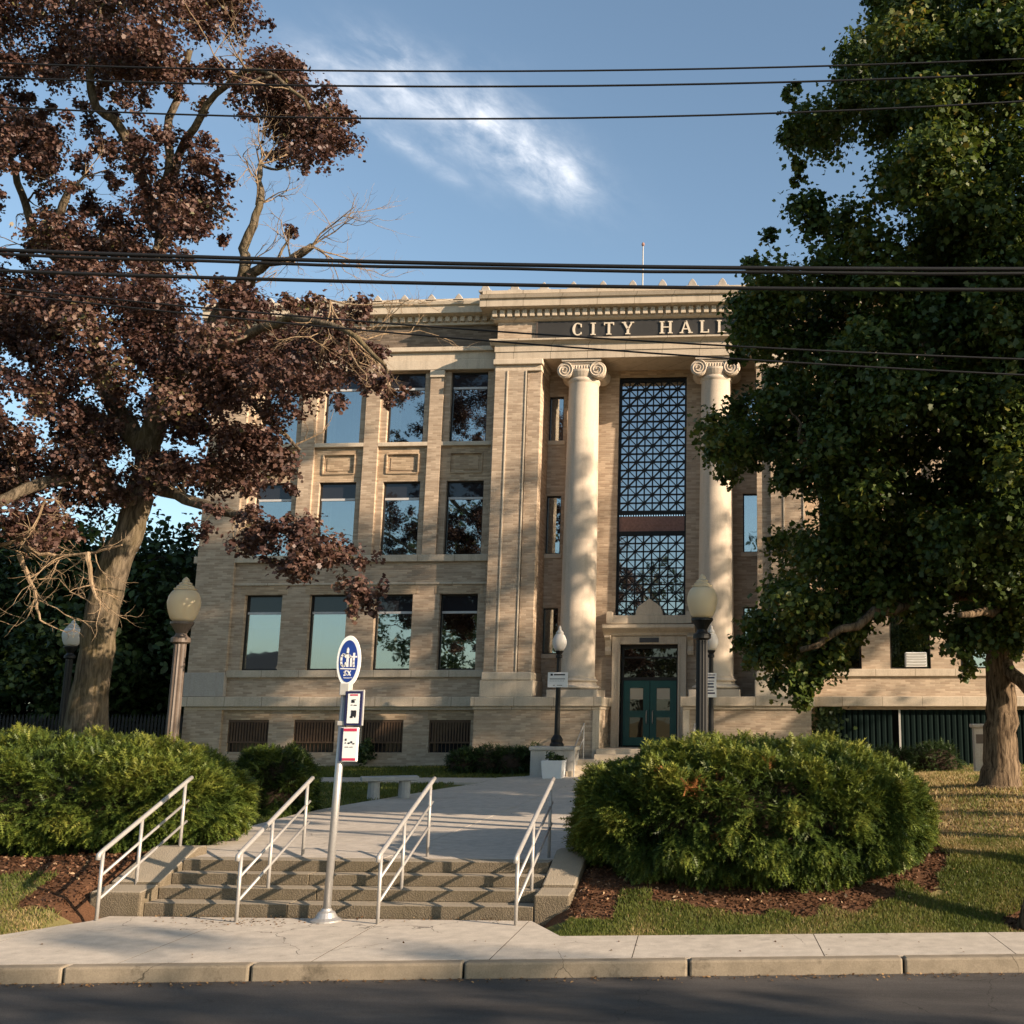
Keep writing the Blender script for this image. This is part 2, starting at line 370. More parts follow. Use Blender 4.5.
def wall_face(mb, x0, x1, z0, z1, Y, holes, depth):
    """front face (facing -Y) at Y with rectangular holes (hx0,hx1,hz0,hz1) and reveals going back by depth"""
    xs = sorted({x0, x1, *[h[0] for h in holes], *[h[1] for h in holes]}); zs = sorted({z0, z1, *[h[2] for h in holes], *[h[3] for h in holes]})
    xs = [x for x in xs if x0 <= x <= x1]; zs = [z for z in zs if z0 <= z <= z1]
    for a, b in zip(xs, xs[1:]):
        for c, d in zip(zs, zs[1:]):
            mx, mz = (a + b) / 2, (c + d) / 2
            if any(h[0] < mx < h[1] and h[2] < mz < h[3] for h in holes): continue
            mb.quad((a, Y, c), (b, Y, c), (b, Y, d), (a, Y, d))
    for h in holes:
        a, b, c, d = h[:4]; e = Y + depth
        mb.quad((a, Y, c), (a, Y, d), (a, e, d), (a, e, c)); mb.quad((b, Y, c), (b, e, c), (b, e, d), (b, Y, d))
        mb.quad((a, Y, d), (b, Y, d), (b, e, d), (a, e, d)); mb.quad((a, Y, c), (a, e, c), (b, e, c), (b, Y, c))
def np_mesh(name, verts, nper, mat, tint=None, parent=None, world=False, smooth=False):
    """verts (N, nper, 3): N faces of nper corners each, tint (N,)"""
    N = len(verts); me = bpy.data.meshes.new(name)
    me.vertices.add(N * nper); me.vertices.foreach_set('co', np.ascontiguousarray(verts, dtype=np.float32).ravel())
    me.loops.add(N * nper); me.loops.foreach_set('vertex_index', np.arange(N * nper, dtype=np.int32))
    me.polygons.add(N); me.polygons.foreach_set('loop_start', np.arange(0, N * nper, nper, dtype=np.int32))
    me.update(calc_edges=True)
    if tint is not None:
        a = me.attributes.new('tint', 'FLOAT', 'FACE'); a.data.foreach_set('value', np.ascontiguousarray(tint, dtype=np.float32))
    return link(name, me, mat, parent, world)
def frames(nrm, rng):
    """orthonormal frames with the given normals and random roll; returns t, b, n"""
    n = nrm / np.linalg.norm(nrm, axis=1, keepdims=True)
    r = rng.normal(size=n.shape); tt = r - n * np.sum(r * n, axis=1, keepdims=True); tt /= np.linalg.norm(tt, axis=1, keepdims=True)
    return tt, np.cross(n, tt), n

# ================================================================== SETTING
KD = Vector((1, .1085, 0)).normalized(); KN = Vector((-KD.y, KD.x, 0)); K0 = Vector((-3.02, 12.26, 0))   # kerb line (front top edge)
def kp(u, v, z=0.): p = K0 + KD * u + KN * v; return Vector((p.x, p.y, z))
def ku(x): return (x - K0.x) / KD.x
BACK = [(-60, 8.4), (-14, 12.95), (-9.66, 13.37), (-9.14, 14.31), (-9.1, 14.66), (-3.40, 14.66), (-2.82, 13.71), (2.84, 14.3), (60, 20.5)]
def sw_back(x): return float(np.interp(x, [b[0] for b in BACK], [b[1] for b in BACK]))
def ss(a, b, x): k = min(1, max(0, (x - a) / (b - a))); return k * k * (3 - 2 * k)
WALK_L = [(16.0, -9.05), (18, -9.5), (20, -9.9), (22, -9.95), (24, -9.65), (26, -9.2), (28, -8.9), (30, -8.5), (31.9, -8.45), (31.95, -7.7), (33.6, -7.7)]
WALK_R = [(16.0, -3.1), (18, -2.6), (20, -2.1), (24.9, -1.7), (28, -1.6), (31, -1.7), (33.6, -2.0)]
def walk_x(Y):
    return (float(np.interp(Y, [p[0] for p in WALK_L], [p[1] for p in WALK_L])), float(np.interp(Y, [p[0] for p in WALK_R], [p[1] for p in WALK_R])))
def walk_z(Y): return .6 + .2 * ss(16, 30, Y) + .12 * ss(29, 34, Y)
def lawn_z(x, Y):
    b = sw_back(x) if not -9.3 < x < -3.2 else 13.9
    t_ = ss(0, 2.5, Y - b)
    z = .56 * t_ + (.22 * ss(17, 30, Y) + .2 * ss(30, 34.5, Y)) * (1 if x < -2 else .6)
    z += .66 * ss(-2, 4., x) * ss(15, 22, Y) * (1 - .55 * ss(24, 32, Y))
    z -= .05 * (1 - t_)
    z += .035 * mnoise.noise((x * .5, Y * .5, 3)) * t_
    if Y < b: z = -.35
    return z
def cross_y(x): return 30.1
def ground_z(x, Y):
    u = (Vector((x, Y, 0)) - K0).dot(KN)
    if u < .3: return -.35 if u > -10.3 else -.05
    z = lawn_z(x, Y)
    if 14.2 < Y < 16.4 and -9.2 < x < -3.2: return min(z, -.12)
    if Y >= 16.0:
        a, b = walk_x(min(Y, 33.6))
        if a - .25 < x < b + .25 and Y < 34: z = min(z, walk_z(Y) - .06)
    if x < -8.5 and cross_y(x) - .25 < Y < cross_y(x) + 1.95: z = min(z, .74)
    return z
def HR_in(x, y): return ((x + .5) / 2.95) ** 2 + ((y - 16.75) / 2.12) ** 2       # right mulch bed
def HL_in(x, y): return ((x + 12.4) / 4.0) ** 2 + ((y - 17.2) / 2.35) ** 2
def mulch(x, y):
    m_ = max(1.5 - HR_in(x, y), 1.5 - HL_in(x, y))
    if 14.3 < y < 18 and -10.2 < x < -9.0: m_ = max(m_, .9)
    if 14.4 < y < 16.5 and -3.3 < x < -2.3: m_ = max(m_, .9)
    m_ = max(m_, 1.35 - math.hypot(x - 3.1, y - 14.75) / .55)
    return min(1, max(0, m_))
def dryness(x, y):
    d = .25
    if x > -2: d = .44 + .62 * ss(16.3, 19.5, y + .35 * (x - 2)) * (1 - .85 * ss(28, 31, y))
    if x < -9 and y < 15: d = .5
    if x < -8.4 and y > 19: d = .05
    return d
xs = np.unique(np.concatenate([np.linspace(-600, -40, 12), np.arange(-40, -18, 1.), np.arange(-18, 8, .16), np.arange(8, 40, 1.), np.linspace(40, 600, 12)]))
ys = np.unique(np.concatenate([np.linspace(-600, -20, 12), np.arange(-20, 11, 1.), np.arange(11, 35.4, .16), np.arange(35.5, 60, 1.5), np.linspace(60, 800, 12)]))
vs = [(x, y, ground_z(x, y)) for y in ys for x in xs]; nx = len(xs)
fs = [(j * nx + i, j * nx + i + 1, (j + 1) * nx + i + 1, (j + 1) * nx + i) for j in range(len(ys) - 1) for i in range(nx - 1)]
me = bpy.data.meshes.new('ground'); me.from_pydata(vs, [], fs); me.polygons.foreach_set('use_smooth', [True] * len(fs))
at_ = me.color_attributes.new('mask', 'FLOAT_COLOR', 'POINT')
at_.data.foreach_set('color', np.array([(mulch(x, y), dryness(x, y), 0, 1) for (x, y, z) in vs], dtype=np.float32).ravel())
tag(link('ground', me, 'lawn_ground'), kind='structure')
# road
mb = MB(); mb.quad(kp(-300, -9.6, -.16), kp(300, -9.6, -.16), kp(300, .02, -.16), kp(-300, .02, -.16))
tag(mb.build('road', 'asphalt'), kind='structure')
# kerb (separate stones in one structure)
mb = MB(); ed = [-60, -40, -25, -16, ku(-9.9), ku(-7.75), ku(-5.81), ku(-3.56), ku(-1.14), ku(1.22), ku(3.6), ku(6), 14, 25, 40, 60]
for a, b in zip(ed, ed[1:]):
    p = [kp(a + .012, 0), kp(b - .012, 0), kp(b - .012, .17), kp(a + .012, .17)]
    mb.add([(*q.xy, -.3) for q in p] + [(*q.xy, .003) for q in p], [(0, 3, 2, 1), (4, 5, 6, 7), (0, 1, 5, 4), (1, 2, 6, 5), (2, 3, 7, 6), (3, 0, 4, 7)])
tag(mb.build('kerb', 'kerb_concrete', bevel=.025), kind='structure')
# sidewalk slabs
mb = MB(); jx = [-60, -45, -30, -20, -15, -12, -9.3, -7.27, -5.22, -3.31, -1.76, .37, 2.52, 4.6, 8, 14, 22, 35, 60]
def slab(poly, z0, z1):
    n = len(poly); mb.add([(p[0], p[1], z0) for p in poly] + [(p[0], p[1], z1) for p in poly],
        [tuple(range(n - 1, -1, -1)), tuple(range(n, 2 * n))] + [(i, (i + 1) % n, (i + 1) % n + n, i + n) for i in range(n)])
for a, b in zip(jx, jx[1:]):
    sk = .0
    A = kp(ku(a) + .006, .178); Bp = kp(ku(b) - .006, .178)
    lx = A.x - .10 * 1.0; rx = Bp.x - .10
    mids = [p for p in BACK if lx < p[0] < rx]
    top = [(rx, sw_back(rx))] + [tuple(p) for p in reversed(mids)] + [(lx, sw_back(lx))]
    slab([tuple(A.xy), tuple(Bp.xy)] + top, -.2, 0.)
tag(mb.build('sidewalk', 'sidewalk_concrete'), kind='structure')
mb = MB(); mb.add([(-40, kp(ku(-40), .178).y, -.0015)] + [(35, kp(ku(35), .178).y, -.0015)] + [(p[0], p[1] - .03, -.0015) for p in reversed(BACK) if -40 < p[0] < 35], [tuple(range(2 + sum(-40 < p[0] < 35 for p in BACK)))])
tag(mb.build('sidewalk_joint', 'soil'), kind='structure')
# front walk with a few transverse joints
mb = MB(); yj = [16.02, 17.8, 19.6, 21.5, 23.4, 25.3, 27.2, 29.1, 31.0, 33.3]
for a, b in zip(yj, yj[1:]):
    N = 4; L = [a + .008 + (b - a - .016) * i / N for i in range(N + 1)]
    for y0, y1 in zip(L, L[1:]):
        l0, r0 = walk_x(y0); l1, r1 = walk_x(y1); c = -5.9
        for p, q, p1, q1 in ((l0, c - .008, l1, c - .008), (c + .008, r0, c + .008, r1)):
            mb.add([(p, y0, walk_z(y0) - .3), (q, y0, walk_z(y0) - .3), (q1, y1, walk_z(y1) - .3), (p1, y1, walk_z(y1) - .3),
                    (p, y0, walk_z(y0)), (q, y0, walk_z(y0)), (q1, y1, walk_z(y1)), (p1, y1, walk_z(y1))],
                   [(4, 5, 6, 7), (0, 1, 5, 4), (1, 2, 6, 5), (2, 3, 7, 6), (3, 0, 4, 7)])
tag(mb.build('front_walk', 'walk_concrete'), kind='structure')
mb = MB()
for i in range(12):
    x1 = -8.52 - i * 2.2; x0 = x1 - 2.185; z = .815
    mb.add([(x0, cross_y(x0), z), (x1, cross_y(x1), z), (x1, cross_y(x1) + 1.7, z + .03), (x0, cross_y(x0) + 1.7, z + .03),
            (x0, cross_y(x0), z - .2), (x1, cross_y(x1), z - .2)], [(0, 1, 2, 3), (4, 5, 1, 0)])
tag(mb.build('cross_path', 'walk_concrete'), kind='structure')

# ================================================================== FRONT STEPS
st = thing('concrete_steps', 'wide flight of four worn aggregate concrete steps between low sloping cheek walls at the sidewalk', 'steps', (-6.05, 14.8, 0))
fr = [14.80, 15.12, 15.42, 15.68]
for i in range(4):
    x0 = -8.72
    p = MB().box(x0, -6.75 + .25 * (i % 2), fr[i], 16.02, i * .15 - (.1 if i == 0 else .0), (i + 1) * .15)
    p.box(-6.742 + .25 * (i % 2), -3.42, fr[i] + .004, 16.02, i * .15 - (.1 if i == 0 else .0), (i + 1) * .15 - .003)
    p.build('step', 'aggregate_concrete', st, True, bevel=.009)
for x0, x1 in ((-9.45, -8.725), (-3.415, -2.93)):
    y0 = 14.72 if x0 < -5 else 14.8
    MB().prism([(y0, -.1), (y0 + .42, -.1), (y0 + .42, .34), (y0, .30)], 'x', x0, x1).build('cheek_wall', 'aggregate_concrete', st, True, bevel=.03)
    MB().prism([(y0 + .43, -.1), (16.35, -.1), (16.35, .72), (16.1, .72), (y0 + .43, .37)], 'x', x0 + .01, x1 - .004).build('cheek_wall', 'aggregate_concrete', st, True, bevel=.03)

def handrail(x, label):
    r = thing('handrail', label, 'handrail', (x, 14.35, 0), 0, 'pipe handrails on the front steps')
    L = 1.85; g = lambda y: .6 * 0 + .88 + (.76 / L) * y
    MB().tube([(0, -.1, g(-.1) - .07), (0, -.09, g(-.09) - .01), (0, 0, g(0)), (0, L, g(L)), (0, L + .16, g(L + .16))], .032, 12).build('top_rail', 'rail_paint', r, smooth=True)
    for k in (.32, .62):
        MB().tube([(0, 0, g(0) - k), (0, L + .12, g(L + .12) - k)], .02, 10).build('lower_rail', 'rail_paint', r, smooth=True)
    for y, z0 in ((0, -.02), (.82, .13), (L, .57)):
        MB().tube([(0, y, z0), (0, y, g(y))], .024, 10).build('post', 'rail_paint', r, smooth=True)
    return r
handrail(-9.08, 'grey pipe handrail beside the left cheek wall and the yew hedge'); handrail(-7.2, 'grey pipe handrail just left of the bus stop pole')
handrail(-5.33, 'grey pipe handrail just right of the bus stop pole'); handrail(-3.53, 'grey pipe handrail beside the right cheek wall and round hedge')

# ================================================================== CITY HALL
X0 = -4.6
B0 = (X0, 34, 1.0)
ch = thing('city_hall_building', 'three storey tan brick city hall with ionic columns and lattice entrance window', 'building', B0)
YW, YP, YR = 34.9, 34.25, 35.6
PL, PR = X0 - 5.12, X0 + 5.12; IL, IR = X0 - 3.60, X0 + 3.60
WL = -19.75; WR = 2 * X0 - WL
wcl = [-17.45, -15.24, -13.03, -10.85]; wcr = [2 * X0 - c for c in wcl]
HWN = .64
def mirror(a, b): return (2 * X0 - b, 2 * X0 - a)
def windowpart(cx, z0, z1, Y, w2, tz, blind=False):
    fr_ = MB(); f = .055
    fr_.box(cx - w2, cx - w2 + f, Y - .02, Y + .06, z0, z1); fr_.box(cx + w2 - f, cx + w2, Y - .02, Y + .06, z0, z1)
    fr_.box(cx - w2 + f, cx + w2 - f, Y - .018, Y + .06, z1 - f, z1); fr_.box(cx - w2 + f, cx + w2 - f, Y - .018, Y + .06, z0, z0 + f)
    wn = fr_.build('window', 'bronze_frame', ch, True)
    MB().box(cx - w2 + f, cx + w2 - f, Y + .012, Y + .03, z0 + f, tz).build('pane', 'window_glass', wn, True)
    MB().box(cx - w2 + f, cx + w2 - f, Y + .006, Y + .03, tz + .075, z1 - f).build('transom_panel', 'transom_glass', wn, True)
    MB().box(cx - w2 + f, cx + w2 - f, Y - .03, Y + .03, tz, tz + .075).build('transom_bar', 'alu_bar', wn, True)
    MB().box(cx - w2 - .1, cx + w2 + .1, Y + .7, Y + .75, z0 - .1, z1 + .1).box(cx - w2 - .12, cx - w2 - .1, Y + .07, Y + .7, z0 - .1, z1 + .1).box(cx + w2 + .1, cx + w2 + .12, Y + .07, Y + .7, z0 - .1, z1 + .1).box(cx - w2 - .1, cx + w2 + .1, Y + .07, Y + .7, z1 + .1, z1 + .12).box(cx - w2 - .1, cx + w2 + .1, Y + .07, Y + .7, z0 - .12, z0 - .1).build('room', 'dark_interior', wn, True)
    rk = random.Random(int(cx * 100) + int(z0 * 10)); kd = rk.random()
    if kd < .75:
        cu = MB(); spans = [(-w2, -w2 + rk.uniform(.18, .5)), (w2 - rk.uniform(.15, .45), w2)] if kd < .5 else [(-w2, w2)]
        zb = z0 if kd < .5 else z0 + rk.uniform(.5, 1.5)
        for a, b in spans:
            n = max(4, int((b - a) / .05)); vs = []
            for i in range(n + 1): x = cx + a + (b - a) * i / n; y = Y + .14 + (.025 if i % 2 else 0) * (1 if kd < .5 else 0); vs += [(x, y, zb), (x, y, tz + .1)]
            cu.add(vs, [(2 * i, 2 * i + 2, 2 * i + 3, 2 * i + 1) for i in range(n)])
        cu.build('curtain' if kd < .5 else 'blind', 'curtain', wn, True)
# walls of both wings
for side in (0, 1):
    cs = wcl if side == 0 else wcr
    xa, xb = (WL, PL) if side == 0 else (PR, WR)
    w_ = MB()
    holes = [(c - HWN, c + HWN, 4.08, 6.56) for c in cs]
    if side == 0: holes += [(c - .70 + .02, c + .70 - .02, 1.45, 2.48) for c in (-17.62, -15.42, -13.16, -10.95)]
    else: holes += [(PR + .5, WR - 1.3, .9, 2.80)]
    wall_face(w_, xa, xb, .6, 7.63, YW, holes, .26)
    bays = [(c - .86, c + .86, 7.86, 14.25) for c in cs]
    wall_face(w_, xa, xb, 7.63, 16.4, YW, bays, .12)
    for c in cs:
        wall_face(w_, c - .86, c + .86, 7.86, 10.42, YW + .12, [(c - HWN, c + HWN, 7.862, 10.40)], .2)
        wall_face(w_, c - .86, c + .86, 11.74, 14.25, YW + .12, [(c - HWN, c + HWN, 11.742, 14.23)], .2)
    # end wall and back
    xe = xa if side == 0 else xb
    w_.quad((xe, YW, .6), (xe, 56, .6), (xe, 56, 16.4), (xe, YW, 16.4)); w_.quad((xa, 56, .6), (xb, 56, .6), (xb, 56, 16.4), (xa, 56, 16.4))
    # corner pilaster
    c0_, c1_ = (WL - .02, -18.49) if side == 0 else mirror(WL - .02, -18.49)
    for z0, z1 in ((.6, 2.90), (4.0, 14.3)): w_.box(c0_, c1_, YW - .12, YW + .3, z0, z1)
    w_.build('wall', 'tan_brick', ch, True)
    MB().box(c0_ - .06, c1_ + .02, YW - .19, YW + .3, 3.22, 4.0).build('pilaster_base', 'grey_stone', ch, True, bevel=.02)
    for c in cs:
        for a, b, tz in ((4.08, 6.56, 5.93), (7.862, 10.40, 9.78), (11.742, 14.23, 13.64)):
            windowpart(c, a, b, YW + (.2 if a < 7 else .27), HWN, tz)
        sp_ = MB(); wall_face(sp_, c - .86, c + .86, 10.42, 11.6, YW + .12, [(c - .55, c + .55, 10.68, 11.36)], .05)
        wall_face(sp_, c - .55, c + .55, 10.68, 11.36, YW + .17, [], 0)
        for a, b, z0, z1 in ((-.55, .55, 10.66, 10.70), (-.55, .55, 11.34, 11.38), (-.57, -.53, 10.70, 11.34), (.53, .57, 10.70, 11.34)):
            sp_.box(c + a, c + b, YW + .085, YW + .15, z0, z1)
        sp_.box(c - .42, c + .42, YW + .15, YW + .2, 10.80, 11.24)
        sp_.build('spandrel_panel', 'soldier_brick', ch, True)
        sl = MB().box(c - .86, c + .86, YW + .0, YW + .34, 11.6, 11.74); sl.build('sill', 'limestone', ch, True, bevel=.015)
        hd = MB().box(c - .8, c + .8, YW - .012, YW + .2, 6.575, 6.86); hd.build('lintel', 'soldier_brick', ch, True)
    # horizontal stone courses
    e0 = xa - .16 if side == 0 else xa; e1 = xb if side == 0 else xb + .16
    for nm, z0, z1, pr, mt in (('water_table', 2.90, 3.21, .26, 'limestone_band'), ('sill_course', 3.84, 4.075, .09, 'limestone_band'), ('string_course', 6.87, 6.95, .05, 'limestone_band'),
                               ('sill_course', 7.63, 7.86, .11, 'limestone_band'), ('lintel_band', 14.26, 14.62, .06, 'limestone'), ('lintel_molding', 14.62, 14.9, .02, 'limestone'), ('lintel_cap', 14.9, 15.06, .14, 'limestone')):
        a0, b0 = e0, e1
        if nm in ('sill_course', 'string_course') and z0 < 7: a0, b0 = (-18.48, xb) if side == 0 else (xa, 2 * X0 + 18.48)
        MB().box(a0, b0, YW - pr, YW + .28 if nm == 'water_table' else YW + .02 if z0 < 7 or z0 > 14 else YW + .3, z0, z1).build(nm, mt, ch, True, bevel=.02)
    if side == 0:
        MB().box(xa, xb, YW - .13, YW, 2.80, 2.899).build('water_table_molding', 'limestone', ch, True)
    for c in [*( [ (cs[i] + cs[i + 1]) / 2 for i in range(3) ] )]:
        MB().box(c - .24 - .015, c + .24 + .015, YW - .05, YW + .1, 14.0, 14.255).build('pier_cap', 'limestone', ch, True, bevel=.02)
    MB().box(xa - (.0 if side else .01), xb + (.01 if side else 0), YW - .015, YW + .1, 15.06, 15.84).build('frieze', 'dark_brick', ch, True)
    # cornice
    o = .45
    cor = MB(); l0 = xa - (o if side == 0 else 0); l1 = xb + (o if side == 1 else 0)
    cor.box(l0 + o * .7, l1 - o * .7 * side, YW - .13, YW + .2, 15.84, 15.93)
    cor.prism([(YW - .05, 16.1), (YW - o, 16.16), (YW - o, 16.40), (YW - o - .07, 16.44), (YW - o - .10, 16.54), (YW + .5, 16.6), (YW + .5, 16.1)], 'x', l0, l1)
    cor.box(l0 + .05, l1 - .05 * side, YW - o + .05, YW + .6, 16.6, 16.68)
    cn_ = cor.build('cornice', 'limestone', ch, True)
    de = MB(); de.box(l0 + o * .8, l1 - o * .8 * side, YW - .10, YW + .1, 15.93, 16.13)
    x = l0 + o * .8 + .02
    while x < l1 - .15: de.box(x, x + .15, YW - .23, YW - .09, 15.94, 16.12); x += .262
    de.build('dentil_course', 'limestone', cn_, True)
    MB().quad((xa, YW + .3, 16.5), (xb, YW + .3, 16.5), (xb, 56, 16.5), (xa, 56, 16.5)).build('roof', 'roofing', ch, True)
    # antefixes
    i = 0; x = (PL - .55) if side == 0 else PR + .55
    while WL < x < WR and i < 11:
        z = 16.62
        a = MB().prism([(x - .11, z), (x + .11, z), (x + .14, z + .08), (x + .10, z + .16), (x + .06, z + .21), (x, z + .27), (x - .06, z + .21), (x - .10, z + .16), (x - .14, z + .08)], 'y', YW - o + .08, YW - o + .22)
        a.box(x - .2, x + .2, YW - o + .05, YW - o + .3, z - .02, z + .06)
        a.build('antefix', 'grey_stone', cn_, True, bevel=.02)
        x += -.95 if side == 0 else .95; i += 1
# basement windows, left wing: vertical brown bars over dark glass
for c in (-17.62, -15.42, -13.16, -10.95):
    b = MB(); b.box(c - .68, c + .68, YW + .02, YW + .08, 2.40, 2.48)
    n = 15
    for i in range(n):
        x = c - .66 + 1.32 * i / (n - 1); b.box(x - .028, x + .028, YW + .03, YW + .07, 1.78 if i % 2 else 1.74, 2.40)
    for i in range(11):
        x = c - .64 + 1.28 * i / 10; b.box(x - .01, x + .01, YW + .06, YW + .08, 1.45, 1.8)
    b.box(c - .68, c + .68, YW + .025, YW + .08, 1.74, 1.79)
    q = b.build('basement_window', 'brown_slat', ch, True)
    MB().box(c - .68, c + .68, YW + .2, YW + .24, 1.45, 2.48).build('pane', 'transom_glass', q, True)
    MB().box(c - .74, c + .74, YW - .008, YW + .2, 2.483, 2.78).build('basement_lintel', 'soldier_brick', ch, True)
# right wing basement: dark green corrugated panels
g = MB(); x = PR + .5
while x < WR - 1.35:
    if not 3.05 < x < 3.35: g.prism([(x, YW + .05), (x + .05, YW + .02), (x + .13, YW + .02), (x + .18, YW + .05), (x + .18, YW + .1), (x, YW + .1)], 'z', .9, 2.80)
    x += .182
gp = g.build('basement_panel', 'green_panel', ch, True)
MB().box(2.95, 3.45, YW + .2, YW + .25, .9, 2.8).build('dark_doorway', 'dark_interior', gp, True)
MB().box(3.40, 3.46, YW - .03, YW + .04, .9, 2.8).build('pipe', 'weathered_white', gp, True)

# ---- pavilion
w_ = MB()
for a, b in ((PL, IL), (IR, PR)):
    w_.box(a, b, YP + .02, YR + .5, 3.97, 14.3)
    s0, s1 = (a, b - .45) if a == PL else (a + .45, b)
    w_.box(s0, s1, YP - .09, YP + .1, 3.97, 13.95)
    k0, k1 = (a + .40, a + .47) if a == PL else (b - .47, b - .40)
w_.box(PL, PR, YP - .0, YR, 15.06, 15.68)
w_.build('pavilion_wall', 'tan_brick', ch, True)
for a, b in ((PL, IL), (IR, PR)):
    s0, s1 = (a, b - .45) if a == PL else (a + .45, b)
    MB().box(a - .10, b + .10, YP - .14, YR - .1, 3.19, 3.72).box(a - .05, b + .05, YP - .16, YR, 3.72, 3.97).build('pilaster_base', 'limestone', ch, True, bevel=.03)
    q = MB().box(a - .03, b + .03, YP - .06, YR - .2, 13.95, 14.06).box(a - .08, b + .08, YP - .15, YR - .2, 14.16, 14.34); q.box(a - .02, b + .02, YP - .05, YR - .2, 14.06, 14.16)
    q.build('pilaster_capital', 'limestone', ch, True, bevel=.02)
    ln = MB(); 
    for xx in (s0 + .42, s1 - .02): ln.box(xx - .02, xx + .02, YP - .115, YP + .1, 3.98, 13.94)
    ln.build('pilaster_bead', 'limestone', ch, True)
# recess wall with openings
lat = (X0 - 1.17, X0 + 1.17, 5.78, 14.08)
slots = [(X0 + s * 3.34 - .255, X0 + s * 3.34 + .255, a, b) for s in (-1, 1) for a, b in ((4.62, 6.14), (7.96, 9.96), (11.88, 13.46))]
w_ = MB(); wall_face(w_, IL, IR, 1.4, 14.5, YR, [lat, (X0 - .95, X0 + .95, 1.4, 4.92)] + slots, .28)
w_.build('recess_wall', 'tan_brick', ch, True)
for s in slots:
    cx = (s[0] + s[1]) / 2; f = .04
    fr_ = MB(); fr_.box(s[0], s[0] + f, YR + .1, YR + .2, s[2], s[3]); fr_.box(s[1] - f, s[1], YR + .1, YR + .2, s[2], s[3]); fr_.box(s[0] + f, s[1] - f, YR + .1, YR + .2, s[3] - f, s[3]); fr_.box(s[0] + f, s[1] - f, YR + .1, YR + .2, s[2], s[2] + f)
    wn = fr_.build('slot_window', 'bronze_frame', ch, True)
    MB().box(s[0] + f, s[1] - f, YR + .15, YR + .18, s[2] + f, s[3] - f).build('pane', 'window_glass', wn, True)
    MB().box(s[0] - .05, s[1] + .05, YR + .29, YR + .33, s[2] - .05, s[3] + .05).build('room', 'dark_interior', wn, True)
    MB().box(s[0] - .06, s[1] + .06, YR - .05, YR + .12, s[2] - .14, s[2] + .0).build('sill', 'limestone', ch, True)
# lattice window
lw = MB(); f = .06; YL = YR + .16
lw.box(lat[0], lat[0] + f, YL - .06, YL + .05, lat[2], lat[3]); lw.box(lat[1] - f, lat[1], YL - .06, YL + .05, lat[2], lat[3]); lw.box(lat[0] + f, lat[1] - f, YL - .06, YL + .05, lat[3] - .09, lat[3])
lo = lw.build('lattice_window', 'black_metal', ch, True)
for z0, z1, rows in ((9.42, 13.99, 16), (5.80, 8.60, 10)):
    gr = MB(); xa, xb = lat[0] + f, lat[1] - f; dx = (xb - xa) / 8; dz = (z1 - z0) / rows; hw = .017
    for i in range(9): gr.box(xa + i * dx - hw, xa + i * dx + hw, YL - .04, YL - .01, z0, z1)
    for j in range(rows + 1): gr.box(xa, xb, YL - .042, YL - .012, z0 + j * dz - hw, z0 + j * dz + hw)
    for i in range(8):
        for j in range(rows):
            p = Vector((xa + i * dx, 0, z0 + j * dz)); q = p + Vector((dx, 0, dz))
            if (i + j) % 2: p.x, q.x = q.x, p.x
            d = (q - p).normalized(); nn = Vector((-d.z, 0, d.x)) * .015
            gr.add([(*(c.x, yy, c.z),) for yy in (YL - .036, YL - .016) for c in (p - nn, q - nn, q + nn, p + nn)], [(0, 1, 2, 3), (7, 6, 5, 4), (0, 4, 5, 1), (2, 6, 7, 3)])
    gr.build('grille', 'black_metal', lo, True)
    MB().box(xa, xb, YL + .03, YL + .05, z0, z1).build('pane', 'lattice_glass', lo, True)
MB().box(lat[0] + f, lat[1] - f, YL - .03, YL + .05, 8.92, 9.24).build('rose_spandrel', 'rose_panel', lo, True)
bd = MB(); bd.box(lat[0] + f, lat[1] - f, YL - .07, YL + .05, 9.30, 9.42); bd.box(lat[0] + f, lat[1] - f, YL - .07, YL + .05, 8.61, 8.72)
for i in range(26):
    x = lat[0] + f + .04 + i * .085; bd.box(x, x + .04, YL - .06, YL, 9.24, 9.30)
bd.build('iron_band', 'black_metal', lo, True)
MB().box(lat[0] + f, lat[1] - f, YL - .02, YL + .05, 8.72, 8.92).build('lower_band', 'rose_panel', lo, True)
MB().box(lat[0] - .02, lat[1] + .02, YR - .02, YR + .2, 14.08, 14.34).build('lattice_lintel', 'soldier_brick', ch, True)
# portico ceiling + entablature
MB().box(IL - .02, IR + .02, YP + .05, YR + .3, 14.36, 14.45).build('portico_ceiling', 'limestone', ch, True)
en = MB(); en.box(PL - .02, PR + .02, YP - .10, YR, 14.345, 14.60); en.box(PL - .05, PR + .05, YP - .13, YR, 14.60, 14.82)
en.prism([(YP - .13, 14.82), (YP - .22, 14.90), (YP - .30, 14.94), (YP - .30, 15.0), (YP - .1, 15.055), (YR, 15.055), (YR, 14.82)], 'x', PL - .2, PR + .2)
en.build('architrave', 'limestone_band', ch, True)
o = .45; cor = MB()
cor.prism([(YP - .02, 15.68), (YP - .12, 15.74), (YP - .15, 15.8), (YR, 15.8), (YR, 15.68)], 'x', PL - .13, PR + .13)
cor.prism([(YP - .05, 16.03), (YP - o, 16.09), (YP - o, 16.33), (YP - o - .07, 16.36), (YP - o - .12, 16.47), (YP + .6, 16.54), (YP + .6, 16.03)], 'x', PL - o - .08, PR + o + .08)
cor.box(PL - o, PR + o, YP - o + .02, YP + .9, 16.54, 16.66)
cn_ = cor.build('pavilion_cornice', 'limestone_band', ch, True)
de = MB(); de.box(PL - .1, PR + .1, YP - .10, YP + .3, 15.8, 16.06); x = PL - .14
while x < PR + .1: de.box(x, x + .15, YP - .25, YP - .09, 15.81, 16.045); x += .255
y = YP - .0
